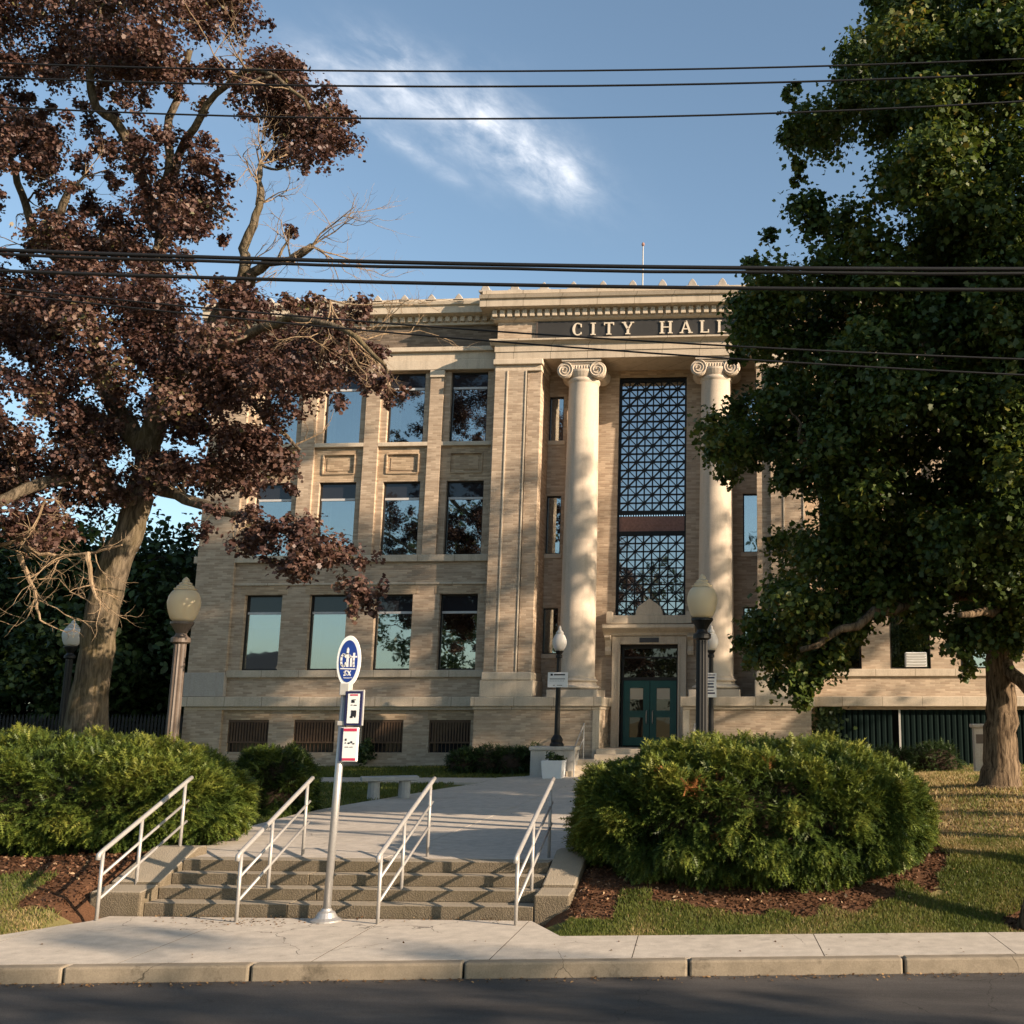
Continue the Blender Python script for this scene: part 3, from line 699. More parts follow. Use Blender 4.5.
while y < YW - .1: de.box(PL - .25, PL - .09, y, y + .15, 15.81, 16.045); y += .255
de.build('dentil_course', 'limestone', cn_, True)
MB().box(PL - .3, PR + .3, YP + .3, 50, 16.2, 16.45).build('roof', 'roofing', ch, True)
for i in range(12):
    x = PL - .38 + i * (PR - PL + .76) / 11; z = 16.64
    a = MB().prism([(x - .11, z), (x + .11, z), (x + .15, z + .09), (x + .11, z + .18), (x + .07, z + .24), (x, z + .31), (x - .07, z + .24), (x - .11, z + .18), (x - .15, z + .09)], 'y', YP - o + .05, YP - o + .2)
    a.box(x - .22, x + .22, YP - o + .03, YP - o + .3, z - .02, z + .06)
    a.build('antefix', 'grey_stone', cn_, True, bevel=.02)
# CITY HALL panel with serif letters
pz0, pz1 = 15.10, 15.66
pn = MB().box(X0 - 3.75, X0 + 3.75, YP - .045, YP + .02, pz0, pz1).build('name_panel', 'sign_panel_dark', ch, True)
MB().box(X0 - 3.80, X0 - 3.75, YP - .06, YP + .02, pz0, pz1).box(X0 + 3.75, X0 + 3.80, YP - .06, YP + .02, pz0, pz1).build('panel_edge', 'bronze_metal', pn, True)
def letters(txt, x, z, h, Y, parent, mat):
    L = MB(); tk = h * .17; tn = h * .085; sf = h * .075
    def bar(p, q, wd):
        p = Vector((p[0], 0, p[1])); q = Vector((q[0], 0, q[1])); d = (q - p).normalized(); n_ = Vector((-d.z, 0, d.x)) * wd / 2
        L.prism([((c).x, (c).z) for c in (p - n_, q - n_, q + n_, p + n_)], 'y', Y - .04, Y + .004)
    def serif(cx, zz, wd): L.box(cx - wd / 2, cx + wd / 2, Y - .043, Y + .004, zz, zz + sf)
    for ch_ in txt:
        if ch_ == ' ': x += h * 1.45; continue
        if ch_ == 'C':
            w_ = h * .82; cx = x + w_ / 2 + .02; n = 22; pts_o = []; pts_i = []
            for i in range(n + 1):
                an = R_(48 + (312 - 48) * i / n); k = tn + (tk - tn) * (.5 - .5 * math.cos(an))
                k = tn + (tk * 1.1 - tn) * max(0, -math.cos(an)) ** .8
                pts_o.append((cx + w_ / 2 * math.cos(an), z + h / 2 + h / 2 * 1.03 * math.sin(an)))
                pts_i.append((cx + (w_ / 2 - k) * math.cos(an), z + h / 2 + (h / 2 * 1.03 - tn) * math.sin(an)))
            for i in range(n): L.prism([pts_o[i], pts_o[i + 1], pts_i[i + 1], pts_i[i]], 'y', Y - .04, Y + .004)
            L.box(cx + w_ * .27, cx + w_ * .36, Y - .042, Y + .004, z + h * .66, z + h * .93); L.box(cx + w_ * .29, cx + w_ * .36, Y - .042, Y + .004, z + h * .08, z + h * .26)
            x += w_ + h * .68
        elif ch_ == 'I':
            bar((x + tk, z), (x + tk, z + h), tk); serif(x + tk, z, tk * 2.3); serif(x + tk, z + h - sf, tk * 2.3); x += tk * 2 + h * .68
        elif ch_ == 'T':
            w_ = h * .78; cx = x + w_ / 2; bar((cx, z), (cx, z + h), tk); L.box(x, x + w_, Y - .042, Y + .004, z + h - tn * 1.1, z + h); serif(cx, z, tk * 2.3)
            L.box(x, x + tn * .8, Y - .043, Y + .004, z + h * .78, z + h - tn); L.box(x + w_ - tn * .8, x + w_, Y - .043, Y + .004, z + h * .78, z + h - tn); x += w_ + h * .68
        elif ch_ == 'Y':
            w_ = h * .84; cx = x + w_ / 2; bar((cx, z), (cx, z + h * .47), tk); bar((x + tk * .6, z + h), (cx, z + h * .42), tk); bar((x + w_ - tn, z + h), (cx, z + h * .42), tn)
            serif(cx, z, tk * 2.2); serif(x + tk * .6, z + h - sf, tk * 1.9); serif(x + w_ - tn, z + h - sf, tk * 1.6); x += w_ + h * .68
        elif ch_ == 'H':
            w_ = h * .88
            for xx in (x + tk * .7, x + w_ - tk * .7): bar((xx, z), (xx, z + h), tk); serif(xx, z, tk * 2.1); serif(xx, z + h - sf, tk * 2.1)
            L.box(x + tk, x + w_ - tk, Y - .038, Y + .004, z + h * .48, z + h * .48 + tn); x += w_ + h * .68
        elif ch_ == 'A':
            w_ = h * .88; cx = x + w_ / 2; bar((x + tn, z), (cx - tn * .3, z + h), tn); bar((x + w_ - tk * .6, z), (cx - tn * .2, z + h), tk)
            L.box(x + w_ * .24, x + w_ * .72, Y - .038, Y + .004, z + h * .3, z + h * .3 + tn); serif(x + tn, z, tk * 1.7); serif(x + w_ - tk * .6, z, tk * 2.); x += w_ + h * .68
        elif ch_ == 'L':
            w_ = h * .66; bar((x + tk * .7, z), (x + tk * .7, z + h), tk); serif(x + tk * .7, z + h - sf, tk * 2.1); L.box(x, x + w_, Y - .042, Y + .004, z, z + tn)
            L.box(x + w_ - tn, x + w_, Y - .043, Y + .004, z + tn, z + h * .27); x += w_ + h * .68
    return L.build('lettering', mat, parent, True)
letters('CITY HALL', X0 - 2.58, 15.15, .43, YP - .045, pn, 'letter_cream')
# podium, door recess
for s in (-1, 1):
    a, b = sorted((X0 + s * 1.32, X0 + s * 5.24))
    MB().box(a, b, 33.72, YR + .1, .5, 2.84).build('podium', 'tan_brick', ch, True)
    MB().box(a - .1, b + .1, 33.58, YR + .06, 2.90, 3.19).box(a - .04, b + .04, 33.66, YR + .05, 2.80, 2.90).build('podium_cap', 'limestone_band', ch, True, bevel=.02)
    c0_, c1_ = sorted((X0 + s * 1.30, X0 + s * 1.5))
    MB().box(c0_, c1_, 33.69, 33.94, 1.3, 2.80).build('podium_corner', 'limestone', ch, True)
# columns
colp = MB()
for s in (-1, 1):
    cx, cy = X0 + s * 2.24, 34.78
    prof = [(.60, 0)]
    for i in range(21):
        u = i / 20; prof.append((.575 - .075 * u ** 1.7 , .02 + 9.7 * u))
    prof += [(.505, 9.74), (.545, 9.78), (.545, 9.86), (.51, 9.9)]
    c = MB().lathe(prof, 40, (cx, cy, 3.84)).build('column', 'column_stone', ch, True, smooth=True)
    bs = MB().box(cx - .80, cx + .80, cy - .80, cy + .80, 3.19, 3.42)
    pr = [(.74, 3.42)] + [(.66 + .11 * math.sin(math.pi * i / 8), 3.42 + .16 * i / 8) for i in range(9)] + [(.64, 3.6), (.64, 3.64)] + [(.60 + .07 * math.sin(math.pi * i / 6), 3.66 + .12 * i / 6) for i in range(7)] + [(.60, 3.85)]
    bs.lathe(pr, 36, (cx, cy, 0)); bs.build('column_base', 'column_stone', c, True, bevel=.012)
    cp = MB(); yf = cy - .52
    cp.box(cx - .66, cx + .66, cy - .58, cy + .58, 14.255, 14.345); cp.box(cx - .60, cx + .60, cy - .53, cy + .53, 14.19, 14.255)
    cp.box(cx - .50, cx + .50, cy - .5, cy + .5, 13.98, 14.19)
    for sv in (-1, 1):
        vx, vz = cx + sv * .545, 13.97
        cp.tube([(vx, cy - .52, vz), (vx, cy - .46, vz), (vx, cy - .2, vz), (vx, cy, vz), (vx, cy + .2, vz), (vx, cy + .46, vz), (vx, cy + .52, vz)], [.265, .285, .235, .20, .235, .285, .265], 28)
        sp2 = []; rr = []
        for i in range(56):
            an = i * .30 * sv + math.pi / 2; ra = .265 * (1 - i / 60)
            sp2.append((vx + ra * math.cos(an), yf - .012, vz + ra * math.sin(an))); rr.append(.028 * (1 - i / 90))
        cp.tube(sp2, rr, 6)
        cp.lathe([(0.001, -.0), (.05, .0), (.05, .001)], 8, (vx, yf - .04, vz))
    for i in range(7):
        ex = cx - .27 + .09 * i
        cp.lathe([(.005, -.075), (.03, -.06), (.042, 0), (.036, .05), (.01, .07)], 8, (ex, cy - .5, 14.06))
    cp.lathe([(.51, 13.72), (.55, 13.80), (.60, 13.92), (.60, 13.99)], 32, (cx, cy, 0))
    cp.build('capital', 'column_stone', c, True)
# door surround
ds = MB(); D0, D1 = X0 - .95, X0 + .95
ds.box(D0 - .28, D0, YR - .14, YR + .3, 1.6, 5.18); ds.box(D1, D1 + .28, YR - .14, YR + .3, 1.6, 5.18); ds.box(D0, D1, YR - .14, YR + .3, 4.92, 5.18)
ds.box(D0 - .07, D0 + .0, YR - .17, YR, 1.6, 4.95); ds.box(D1 - .0, D1 + .07, YR - .17, YR, 1.6, 4.95)
dso = ds.build('door_surround', 'limestone', ch, True, bevel=.015)
hd = MB(); hd.prism([(YR + .1, 5.2), (YR - .16, 5.2), (YR - .2, 5.3), (YR - .34, 5.38), (YR - .42, 5.44), (YR - .42, 5.55), (YR + .1, 5.58)], 'x', D0 - .58, D1 + .58)
hd.box(D0 - .36, D1 + .36, YR - .3, YR + .1, 5.58, 5.86); hd.box(D0 - .46, D0 - .26, YR - .34, YR + .1, 5.58, 5.98); hd.box(D1 + .26, D1 + .46, YR - .34, YR + .1, 5.58, 5.98)
pts = [(-.46, 5.86), (.46, 5.86), (.44, 6.0), (.36, 6.16), (.22, 6.26), (.10, 6.34), (0, 6.42), (-.10, 6.34), (-.22, 6.26), (-.36, 6.16), (-.44, 6.0)]
hd.prism([(X0 + a, b) for a, b in pts], 'y', YR - .26, YR - .06)
hd.build('door_hood', 'limestone', dso, True, bevel=.015)
for s in (-1, 1):
    xa = X0 + s * 1.36
    MB().prism([(YR, 4.55), (YR - .1, 4.58), (YR - .14, 4.7), (YR - .1, 4.85), (YR - .2, 5.05), (YR - .32, 5.14), (YR - .33, 5.2), (YR, 5.2)], 'x', xa - .10, xa + .10).build('console_bracket', 'limestone', dso, True)
pq = MB().box(X0 - .32, X0 + .32, YR - .17, YR - .14, 4.98, 5.13).build('number_plaque', 'plaque', dso, True)
dz0, dz1 = 1.66, 3.75
YD = YR + .22
MB().box(D0, D1, YD + .1, YD + .3, 1.5, 4.92).build('entry_backing', 'dark_interior', dso, True)
tr = MB(); tr.box(D0, D0 + .07, YD - .03, YD + .06, 1.6, 4.92); tr.box(D1 - .07, D1, YD - .03, YD + .06, 1.6, 4.92); tr.box(D0 + .07, D1 - .07, YD - .03, YD + .06, 3.76, 3.86); tr.box(D0 + .07, D1 - .07, YD - .03, YD + .06, 4.80, 4.92); tr.box(D0 + .07, D1 - .07, YD - .025, YD + .05, 4.48, 4.53)
tro = tr.build('door_frame', 'bronze_frame', ch, True)
MB().box(D0 + .07, D1 - .07, YD + .03, YD + .05, 3.86, 4.80).build('transom_pane', 'door_glass', tro, True)
for s in (-1, 1):
    a, b = sorted((X0 + s * .008, X0 + s * .875)); d = MB(); fr0 = .17
    wall_face(d, a, b, dz0, dz1, YD - .02, [(a + fr0 + .04, b - fr0 - .04, 1.92, 2.56), (a + fr0 + .04, b - fr0 - .04, 2.78, 3.52)], .05)
    d.quad((a, YD - .02, dz0), (a, YD - .02, dz1), (a, YD + .04, dz1), (a, YD + .04, dz0)); d.quad((b, YD - .02, dz0), (b, YD - .02, dz1), (b, YD + .04, dz1), (b, YD + .04, dz0))
    do = d.build('door', 'teal_paint', ch, True)
    for z0, z1 in ((1.92, 2.56), (2.78, 3.52)):
        MB().box(a + fr0, b - fr0, YD + .015, YD + .03, z0, z1).build('pane', 'door_glass', do, True)
    MB().box(a + fr0 + .05, b - fr0 - .05, YD + .005, YD + .012, 3.14, 3.50).build('notice', 'blind', do, True)
    hx = X0 + s * .10
    MB().tube([(hx, YD - .02, 2.36), (hx, YD - .09, 2.40), (hx, YD - .09, 2.74), (hx, YD - .02, 2.78)], .018, 8).build('handle', 'galv_steel', do, True)
# entrance steps of the building
for i in range(5):
    z = walk_z(33) - .02 + .145 * i
    MB().box(X0 - 1.95 if i < 3 else X0 - 1.315, X0 + 1.95 if i < 3 else X0 + 1.315, 32.0 + .34 * i, 33.71 if i < 3 else YD + .1, .5 + i * .001, z + .145).build('entrance_step', 'limestone', ch, True, bevel=.012)

# flagpole on the roof
fp = thing('flagpole', 'thin bare flagpole standing on the city hall roof', 'flagpole', (-5.1, 36.2, 16.45))
MB().tube([(0, 0, 0), (0, 0, 2.75)], [.035, .02], 8).build('pole', 'weathered_white', fp)
MB().lathe([(.005, 2.74), (.05, 2.78), (.06, 2.82), (.04, 2.88), (.005, 2.9)], 10).build('finial', 'rose_panel', fp)

# AC unit in right wing window and one pale fan
ac = thing('air_conditioner', 'white slatted air conditioner in a ground floor window near the green maple', 'air conditioner', (4.02, 34.95, 4.14))
MB().box(-.34, .34, 0, .35, 0, .46).build('case', 'sign_white', ac, bevel=.02)
mb = MB()
for i in range(5): mb.box(-.31, .31, -.02, .01, .05 + i * .085, .10 + i * .085)
mb.build('grille', 'weathered_white', ac)

# ================================================================== ENTRANCE LAMPS, PEDESTALS, PLANTER
zw = walk_z(32)
def entrance_pedestal(x, label):
    p = thing('lamp_pedestal', label, 'pedestal', (x, 32.45, zw - .1), 0, 'lamp pedestals by the entrance')
    MB().box(-.64, .64, -.4, .4, 0, .84).build('block', 'pedestal_stone', p, bevel=.02)
    MB().box(-.68, .68, -.44, .44, .84, .95).build('cap', 'pedestal_stone', p, bevel=.02)
entrance_pedestal(-6.98, 'square grey stone pedestal left of the entrance steps, under a lamp post'); entrance_pedestal(2 * X0 + 6.98, 'square grey stone pedestal right of the entrance steps, under a lamp post')
def entrance_lamp(x, z, label, wide):
    l = thing('lamp_post', label, 'lamp post', (x, 32.3, z), 0, 'small acorn lamps by the entrance')
    MB().lathe([(.21, 0), (.21, .06), (.17, .12), (.18, .2), (.12, .3), (.09, .34)], 16).build('base', 'black_metal', l, smooth=False)
    MB().lathe([(.085, .3), (.065, 2.58), (.10, 2.6), (.10, 2.66), (.07, 2.7), (.13, 2.78), (.13, 2.80)], 14).build('pole', 'black_metal', l)
    MB().lathe([(.11, 2.80), (.18, 2.90), (.215, 3.02), (.205, 3.14), (.15, 3.26), (.11, 3.31)], 20).build('globe', 'clear_globe', l, smooth=True)
    MB().lathe([(.115, 3.31), (.12, 3.34), (.07, 3.41), (.045, 3.44), (.05, 3.48), (.01, 3.56)], 14).build('finial', 'weathered_white', l)
    if wide:
        s_ = MB().box(-.30, .30, -.11, -.09, 1.72, 2.16).build('notice_sign', 'sign_white', l)
        k = MB(); k.box(-.22, -.15, -.114, -.11, 2.06, 2.12); k.box(-.12, .22, -.114, -.11, 2.07, 2.11); k.box(-.24, .22, -.114, -.11, 1.955, 1.975)
        for i in range(9): k.box(-.24 + i * .05, -.205 + i * .05, -.114, -.11, 1.90 - .0, 1.91)
        k.box(-.14, -.08, -.114, -.11, 1.77, 1.785); k.box(-.02, .14, -.114, -.11, 1.77, 1.785)
        k.build('print', 'ink', s_)
    else:
        s_ = MB().box(-.165, .165, -.11, -.09, 1.42, 2.13).build('notice_sign', 'sign_white', l)
        k = MB()
        for i, (a, b) in enumerate(((-.12, .13), (-.1, .11), (-.08, .1), (-.12, .08), (-.12, .09), (-.1, .08), (-.11, .12))): k.box(a, b, -.114, -.11, 2.06 - i * .09, 2.06 - i * .09 + (.045 if i in (1, 3, 4, 6) else .025))
        k.build('print', 'sign_navy', s_)
entrance_lamp(-6.9, zw + .85, 'black acorn lamp left of the entrance, with a wide white notice on its post', True)
entrance_lamp(-2.33, zw + .85, 'black acorn lamp right of the entrance, with a tall notice of dark lines', False)
for x in (-6.3, 2 * X0 + 6.3):
    h = thing('entrance_railing', 'grey pipe railing on the %s side of the city hall entrance steps' % ('left' if x < X0 else 'right'), 'railing', (x, 31.95, zw), 0, 'entrance step railings')
    MB().tube([(0, 0, .82), (0, 1.45, 1.50)], .025, 8).build('top_rail', 'galv_steel', h); MB().tube([(0, 0, .42), (0, 1.45, 1.10)], .018, 8).build('lower_rail', 'galv_steel', h)
    for y, z0, z1 in ((0, 0, .83), (1.4, .4, 1.48)): MB().tube([(0, y, z0), (0, y, z1)], .022, 8).build('post', 'galv_steel', h)
pl = thing('planter', 'square white planter box with low green plants beside the entrance steps', 'planter', (-6.82, 31.6, zw - .02))
pm = MB(); a, b = .27, .31
pm.add([(-a, -a, 0), (a, -a, 0), (a, a, 0), (-a, a, 0), (-b, -b, .5), (b, -b, .5), (b, b, .5), (-b, b, .5), (-b + .05, -b + .05, .5), (b - .05, -b + .05, .5), (b - .05, b - .05, .5), (-b + .05, b - .05, .5), (-b + .05, -b + .05, .44), (b - .05, -b + .05, .44), (b - .05, b - .05, .44), (-b + .05, b - .05, .44)],
       [(0, 1, 5, 4), (1, 2, 6, 5), (2, 3, 7, 6), (3, 0, 4, 7), (4, 5, 9, 8), (5, 6, 10, 9), (6, 7, 11, 10), (7, 4, 8, 11), (8, 9, 13, 12), (9, 10, 14, 13), (10, 11, 15, 14), (11, 8, 12, 15)])
pm.build('box', 'planter_white', pl, bevel=.012); MB().box(-b + .05, b - .05, -b + .05, b - .05, .40, .45).build('soil', 'soil', pl)

# ================================================================== LEAFY HELPERS
LEAF = np.array([(0, 0), (.22, .06), (.50, .18), (.34, .36), (.46, .62), (.20, .62), (0, 1.0), (-.20, .62), (-.46, .62), (-.34, .36), (-.50, .18), (-.22, .06)])
STAR = np.array([(0, 0), (.46, .16), (.26, .40), (.42, .66), (0, 1.0), (-.42, .66), (-.26, .40), (-.46, .16)])
OVAL = np.array([(0, 0), (.24, .28), (.26, .62), (0, 1.0), (-.26, .62), (-.24, .28)])
def leaves(pos, nrm, size, rng, shape=LEAF, fold=.25):
    """pos (N,3), nrm (N,3), size (N,) -> verts (N,k,3)"""
    tt, bb, nn = frames(nrm, rng); k = len(shape)
    lx = shape[:, 0][None, :, None]; ly = (shape[:, 1] - .45)[None, :, None]
    lz = (np.abs(shape[:, 0]) * fold - (shape[:, 1] - .4) ** 2 * .5)[None, :, None]
    return pos[:, None, :] + size[:, None, None] * (tt[:, None, :] * lx + bb[:, None, :] * ly + nn[:, None, :] * lz)
def clump_points(c, r, n, rng, flat=.75):
    """leaf positions and outward normals of one clump made of smaller tufts"""
    k = max(4, n // 34)
    d = rng.normal(size=(k, 3)); d /= np.linalg.norm(d, axis=1, keepdims=True)
    tc = c + d * r * (rng.random((k, 1)) ** .45) * np.array([1, 1, flat])
    idx = rng.integers(0, k, n); off = rng.normal(size=(n, 3)) * r * .25
    p = tc[idx] + off
    nr = .5 * (p - c) / r + rng.normal(size=(n, 3)) * .55 + np.array([0, 0, .55])
    return p, nr
def crown(name, mat, parent, clumps, size, rng, per, tint_bias=None, shape=LEAF):
    P, N, T_ = [], [], []
    for (c, r) in clumps:
        n = max(20, int(per * r * r)); p, nr = clump_points(np.array(c), r, n, rng); P.append(p); N.append(nr)
        T_.append(np.clip(rng.normal(.45 + rng.normal() * .13, .2, n), 0, 1))
    P = np.concatenate(P); N = np.concatenate(N); T_ = np.concatenate(T_)
    s = size * (.65 + .7 * rng.random(len(P)))
    return np_mesh(name, leaves(P, N, s, rng, shape), len(shape), mat, T_, parent, True)
def wob(pts, amt, sub=4):
    """subdivide a polyline with a little sideways wander"""
    out = []; pts = [Vector(p) for p in pts]
    for i in range(len(pts) - 1):
        p0 = pts[max(i - 1, 0)]; p1 = pts[i]; p2 = pts[i + 1]; p3 = pts[min(i + 2, len(pts) - 1)]
        for k in range(sub):
            u = k / sub; a = -.5 * p0 + 1.5 * p1 - 1.5 * p2 + .5 * p3; b = p0 - 2.5 * p1 + 2 * p2 - .5 * p3; c = -.5 * p0 + .5 * p2
            q = a * u ** 3 + b * u ** 2 + c * u + p1
            if i or k: q = q + Vector((random.gauss(0, amt), random.gauss(0, amt), random.gauss(0, amt)))
            out.append(q)
    out.append(pts[-1]); return out
def limb(mb, pts, r0, r1, amt=.03, sub=4, n=9):
    p = wob(pts, amt, sub); k = len(p)
    mb.tube(p, [r0 + (r1 - r0) * (i / (k - 1)) ** .8 for i in range(k)], n); return p
def twigs(mb, p, d, L, r, depth, spread=.6, nchild=3):
    """recursive bare twigs"""
    d = Vector(d).normalized(); pts = [Vector(p)]; k = 4
    for i in range(k):
        d = (d + Vector((random.gauss(0, .22), random.gauss(0, .22), random.gauss(0, .2) + .03))).normalized(); pts.append(pts[-1] + d * L / k)
    mb.tube(pts, [r * (1 - .6 * i / k) for i in range(k + 1)], 5, caps=False)
    if depth:
        for j in range(nchild):
            b = pts[random.randint(1, k)]; nd = (d + Vector((random.gauss(0, spread), random.gauss(0, spread), random.gauss(0, spread)))).normalized()
            twigs(mb, b, nd, L * random.uniform(.45, .75), r * .5, depth - 1, spread, nchild)
def nearest(pts, c):
    c = Vector(c); return min(pts, key=lambda q: (q - c).length_squared + (4 if q.z > c.z + .6 else 0))
def grow(tk, wood, clumps, r0):
    """branch from the nearest wood to every clump; new branches carry the later ones"""
    W = np.array([tuple(w_) for w_ in wood]); RR = np.full(len(W), r0 * 1.6); left = [np.array(c) for c, r in clumps]
    D = [np.min(np.sum((W - c) ** 2, 1)) for c in left]
    while left:
        i = int(np.argmin(D)); c = left.pop(i); D.pop(i)
        dd = np.sum((W - c) ** 2, 1) + np.where(W[:, 2] > c[2] + .5, 1.5, 0); j = int(np.argmin(dd)); q = Vector(W[j]); r = min(r0, RR[j] * .8); L = (q - Vector(c)).length
        mid = (q + Vector(c)) / 2 + Vector((random.gauss(0, .1), random.gauss(0, .1), random.gauss(.02, .1))) * min(1, L)
        pts = wob([q, mid, Vector(c)], .02 * min(1, L), 3); k = len(pts); rad = [r * (1 - .72 * a / (k - 1)) for a in range(k)]
        tk.tube(pts, rad, 5, caps=False)
        new = np.array([tuple(p) for p in pts[1:]]); W = np.concatenate([W, new]); RR = np.concatenate([RR, rad[1:]])
        for a in range(len(left)): D[a] = min(D[a], np.min(np.sum((new - left[a]) ** 2, 1)))
def in_poly(x, y, poly):
    c = False; n = len(poly)
    for i in range(n):
        x0, y0 = poly[i]; x1, y1 = poly[(i + 1) % n]
        if (y0 > y) != (y1 > y) and x < (x1 - x0) * (y - y0) / (y1 - y0) + x0: c = not c
    return c
def edge_dist(x, y, poly):
    b = 1e9; n = len(poly)
    for i in range(n):
        x0, y0 = poly[i]; x1, y1 = poly[(i + 1) % n]; dx, dy = x1 - x0, y1 - y0
        u = max(0, min(1, ((x - x0) * dx + (y - y0) * dy) / (dx * dx + dy * dy + 1e-9))); b = min(b, math.hypot(x - x0 - u * dx, y - y0 - u * dy))
    return b

# ================================================================== PURPLE MAPLE (left)
TY = 19.6
mp_ = thing('purple_maple_tree', 'tall purple leaved maple with bare dead twigs left of the steps, behind the hedge', 'tree', tuple(onY(86, 790, TY)))
def L_(*a): return [onY(x, y, TY + dy) for x, y, dy in a]
tk = MB(); wood = []
tp = L_((84, 800, 0), (86, 735, 0), (92, 680, 0), (101, 620, 0), (113, 570, 0), (128, 535, 0), (139, 500, .1), (146, 465, .2), (148, 435, .2))
p = wob(tp, .015, 4); k = len(p); tk.tube(p, [.46 - .02 * min(i, 8) - .09 * ss(9, k, i) if i > 1 else .52 for i in range(k)], 16); wood += p
limbs = [
    (((146, 455, .2), (160, 414, .1), (193, 361, -.2), (217, 316, -.5), (242, 283, -.8), (267, 267, -1.), (312, 246, -1.4)), .26, .06),
    (((242, 283, -.8), (247, 246, -1.), (256, 205, -1.1), (260, 164, -1.2)), .12, .045),
    (((156, 420, .1), (176, 361, .6), (164, 328, .9), (157, 287, 1.), (160, 235, 1.), (166, 185, .8), (172, 120, .6), (190, 50, .4)), .22, .06),
    (((146, 450, .2), (110, 390, .6), (88, 320, .8), (76, 267, .4), (50, 243, -.2), (66, 197, -.6), (80, 186, -.7)), .2, .05),
    (((76, 280, .6), (40, 240, 1.2), (25, 205, 1.4), (12, 160, 1.4), (0, 120, 1.4)), .12, .05),
    (((162, 230, 1.), (123, 135, .3), (90, 98, -.2), (94, 60, -.4), (100, 20, -.6)), .13, .05),
    (((136, 505, 0), (90, 478, -.8), (30, 490, -1.6), (-50, 530, -2.2)), .17, .08),
    (((142, 480, .1), (190, 500, -.9), (224, 511, -1.6), (250, 517, -2.), (285, 531, -2.4), (320, 560, -2.6)), .13, .035),
    (((166, 185, .8), (185, 140, -.2), (215, 95, -.8), (260, 70, -1.2), (310, 110, -1.4)), .1, .03),
    (((193, 361, -.2), (240, 340, -1.6), (290, 320, -2.2), (340, 330, -2.6), (385, 365, -2.8)), .12, .03),
    (((150, 440, .3), (100, 420, 1.6), (40, 390, 2.4), (-30, 350, 3)), .18, .05),
    (((176, 361, .6), (230, 390, 1.8), (270, 420, 2.2), (300, 450, 2.2)), .12, .03),
]
for a, r0, r1 in limbs: wood += limb(tk, L_(*a), r0, r1, .035)
dead = MB()
for (x, y, dy), n_, L in (((312, 246, -1.4), 5, 1.1), ((290, 256, -1.2), 3, 1.0), ((260, 164, -1.2), 4, .9), ((256, 205, -1.1), 3, .8), ((330, 300, -2.3), 4, 1.1), ((350, 335, -2.6), 4, 1.0)):
    for i in range(n_): twigs(dead, onY(x, y, TY + dy), (random.uniform(-.1, 1), random.uniform(-.3, .3), random.uniform(-.3, .9) if y < 300 else random.uniform(-.8, .2)), L * random.uniform(.7, 1.1), .018, 3, .5)
for a in (((-60, 528, -2.2), (-20, 505, -2.4), (24, 545, -2.5), (55, 556, -2.5), (95, 552, -2.6), (122, 545, -2.7)), ((-40, 552, -2.3), (0, 545, -2.5), (30, 533, -2.6), (45, 500, -2.7)), ((20, 556, -2.5), (34, 590, -2.5), (40, 620, -2.6)), ((88, 553, -2.6), (90, 585, -2.6), (100, 605, -2.7))):
    q = limb(dead, L_(*a), .05, .015, .02, 4, 6)
    for i in range(7): twigs(dead, random.choice(q[3:]), (random.uniform(-.5, 1), random.uniform(-.4, .4), random.uniform(-.9, .3)), random.uniform(.4, .8), .012, 2, .6)
for i in range(34):
    q = random.choice([w_ for w_ in wood if w_.z > 5]); twigs(dead, q, (random.gauss(0, 1), random.gauss(0, 1), random.uniform(-.2, 1)), random.uniform(.6, 1.2), .018, 2, .55)
# clumps: (x px, y px, radius px, depth)
CL = []
def cl(x, y, r, n=1, dy=0., jit=.0):
    for i in range(n):
        CL.append((np.array(onY(x + random.gauss(0, jit), y + random.gauss(0, jit), TY + dy + random.gauss(0, 1.1))), r / 55.))
polys = [
    ([(-120, -50), (215, -50), (250, 0), (285, 52), (320, 75), (350, 118), (374, 160), (340, 180), (300, 165), (255, 142), (215, 112), (190, 88), (150, 82), (110, 100), (60, 85), (0, 75), (-120, 80)], 105, 32, 2.6),
    ([(-110, 60), (110, 85), (200, 95), (235, 200), (225, 275), (100, 275), (-110, 270)], 105, 13, 2.6),
    ([(-110, 40), (150, 60), (300, 60), (350, 130), (300, 175), (200, 110), (60, 110), (-110, 120)], 60, 13, 2.4),
    ([(-110, 260), (320, 290), (370, 330), (300, 420), (200, 440), (120, 540), (-110, 560)], 70, 16, 3.),
    ([(-120, 80), (0, 100), (60, 125), (95, 165), (60, 185), (10, 165), (-120, 160)], 22, 26, 2.),
    ([(90, 120), (180, 130), (215, 160), (232, 220), (218, 262), (160, 255), (100, 265), (30, 255), (20, 225), (80, 205), (130, 210), (150, 180), (110, 160)], 42, 25, 2.2),
    ([(-120, 245), (100, 258), (200, 270), (250, 288), (330, 275), (374, 305), (374, 345), (398, 395), (385, 400), (345, 370), (300, 425), (270, 435), (200, 425), (160, 470), (60, 500), (-120, 520)], 135, 31, 3.),
    ([(-120, 430), (110, 440), (125, 500), (70, 545), (-120, 560)], 34, 31, 2.4),
    ([(170, 420), (270, 430), (315, 470), (310, 495), (270, 480), (230, 500), (160, 500)], 24, 25, 2.2),
    ([(190, 505), (270, 515), (330, 520), (372, 565), (386, 600), (365, 622), (340, 590), (300, 585), (270, 560), (220, 545), (190, 535)], 26, 20, .9),
]
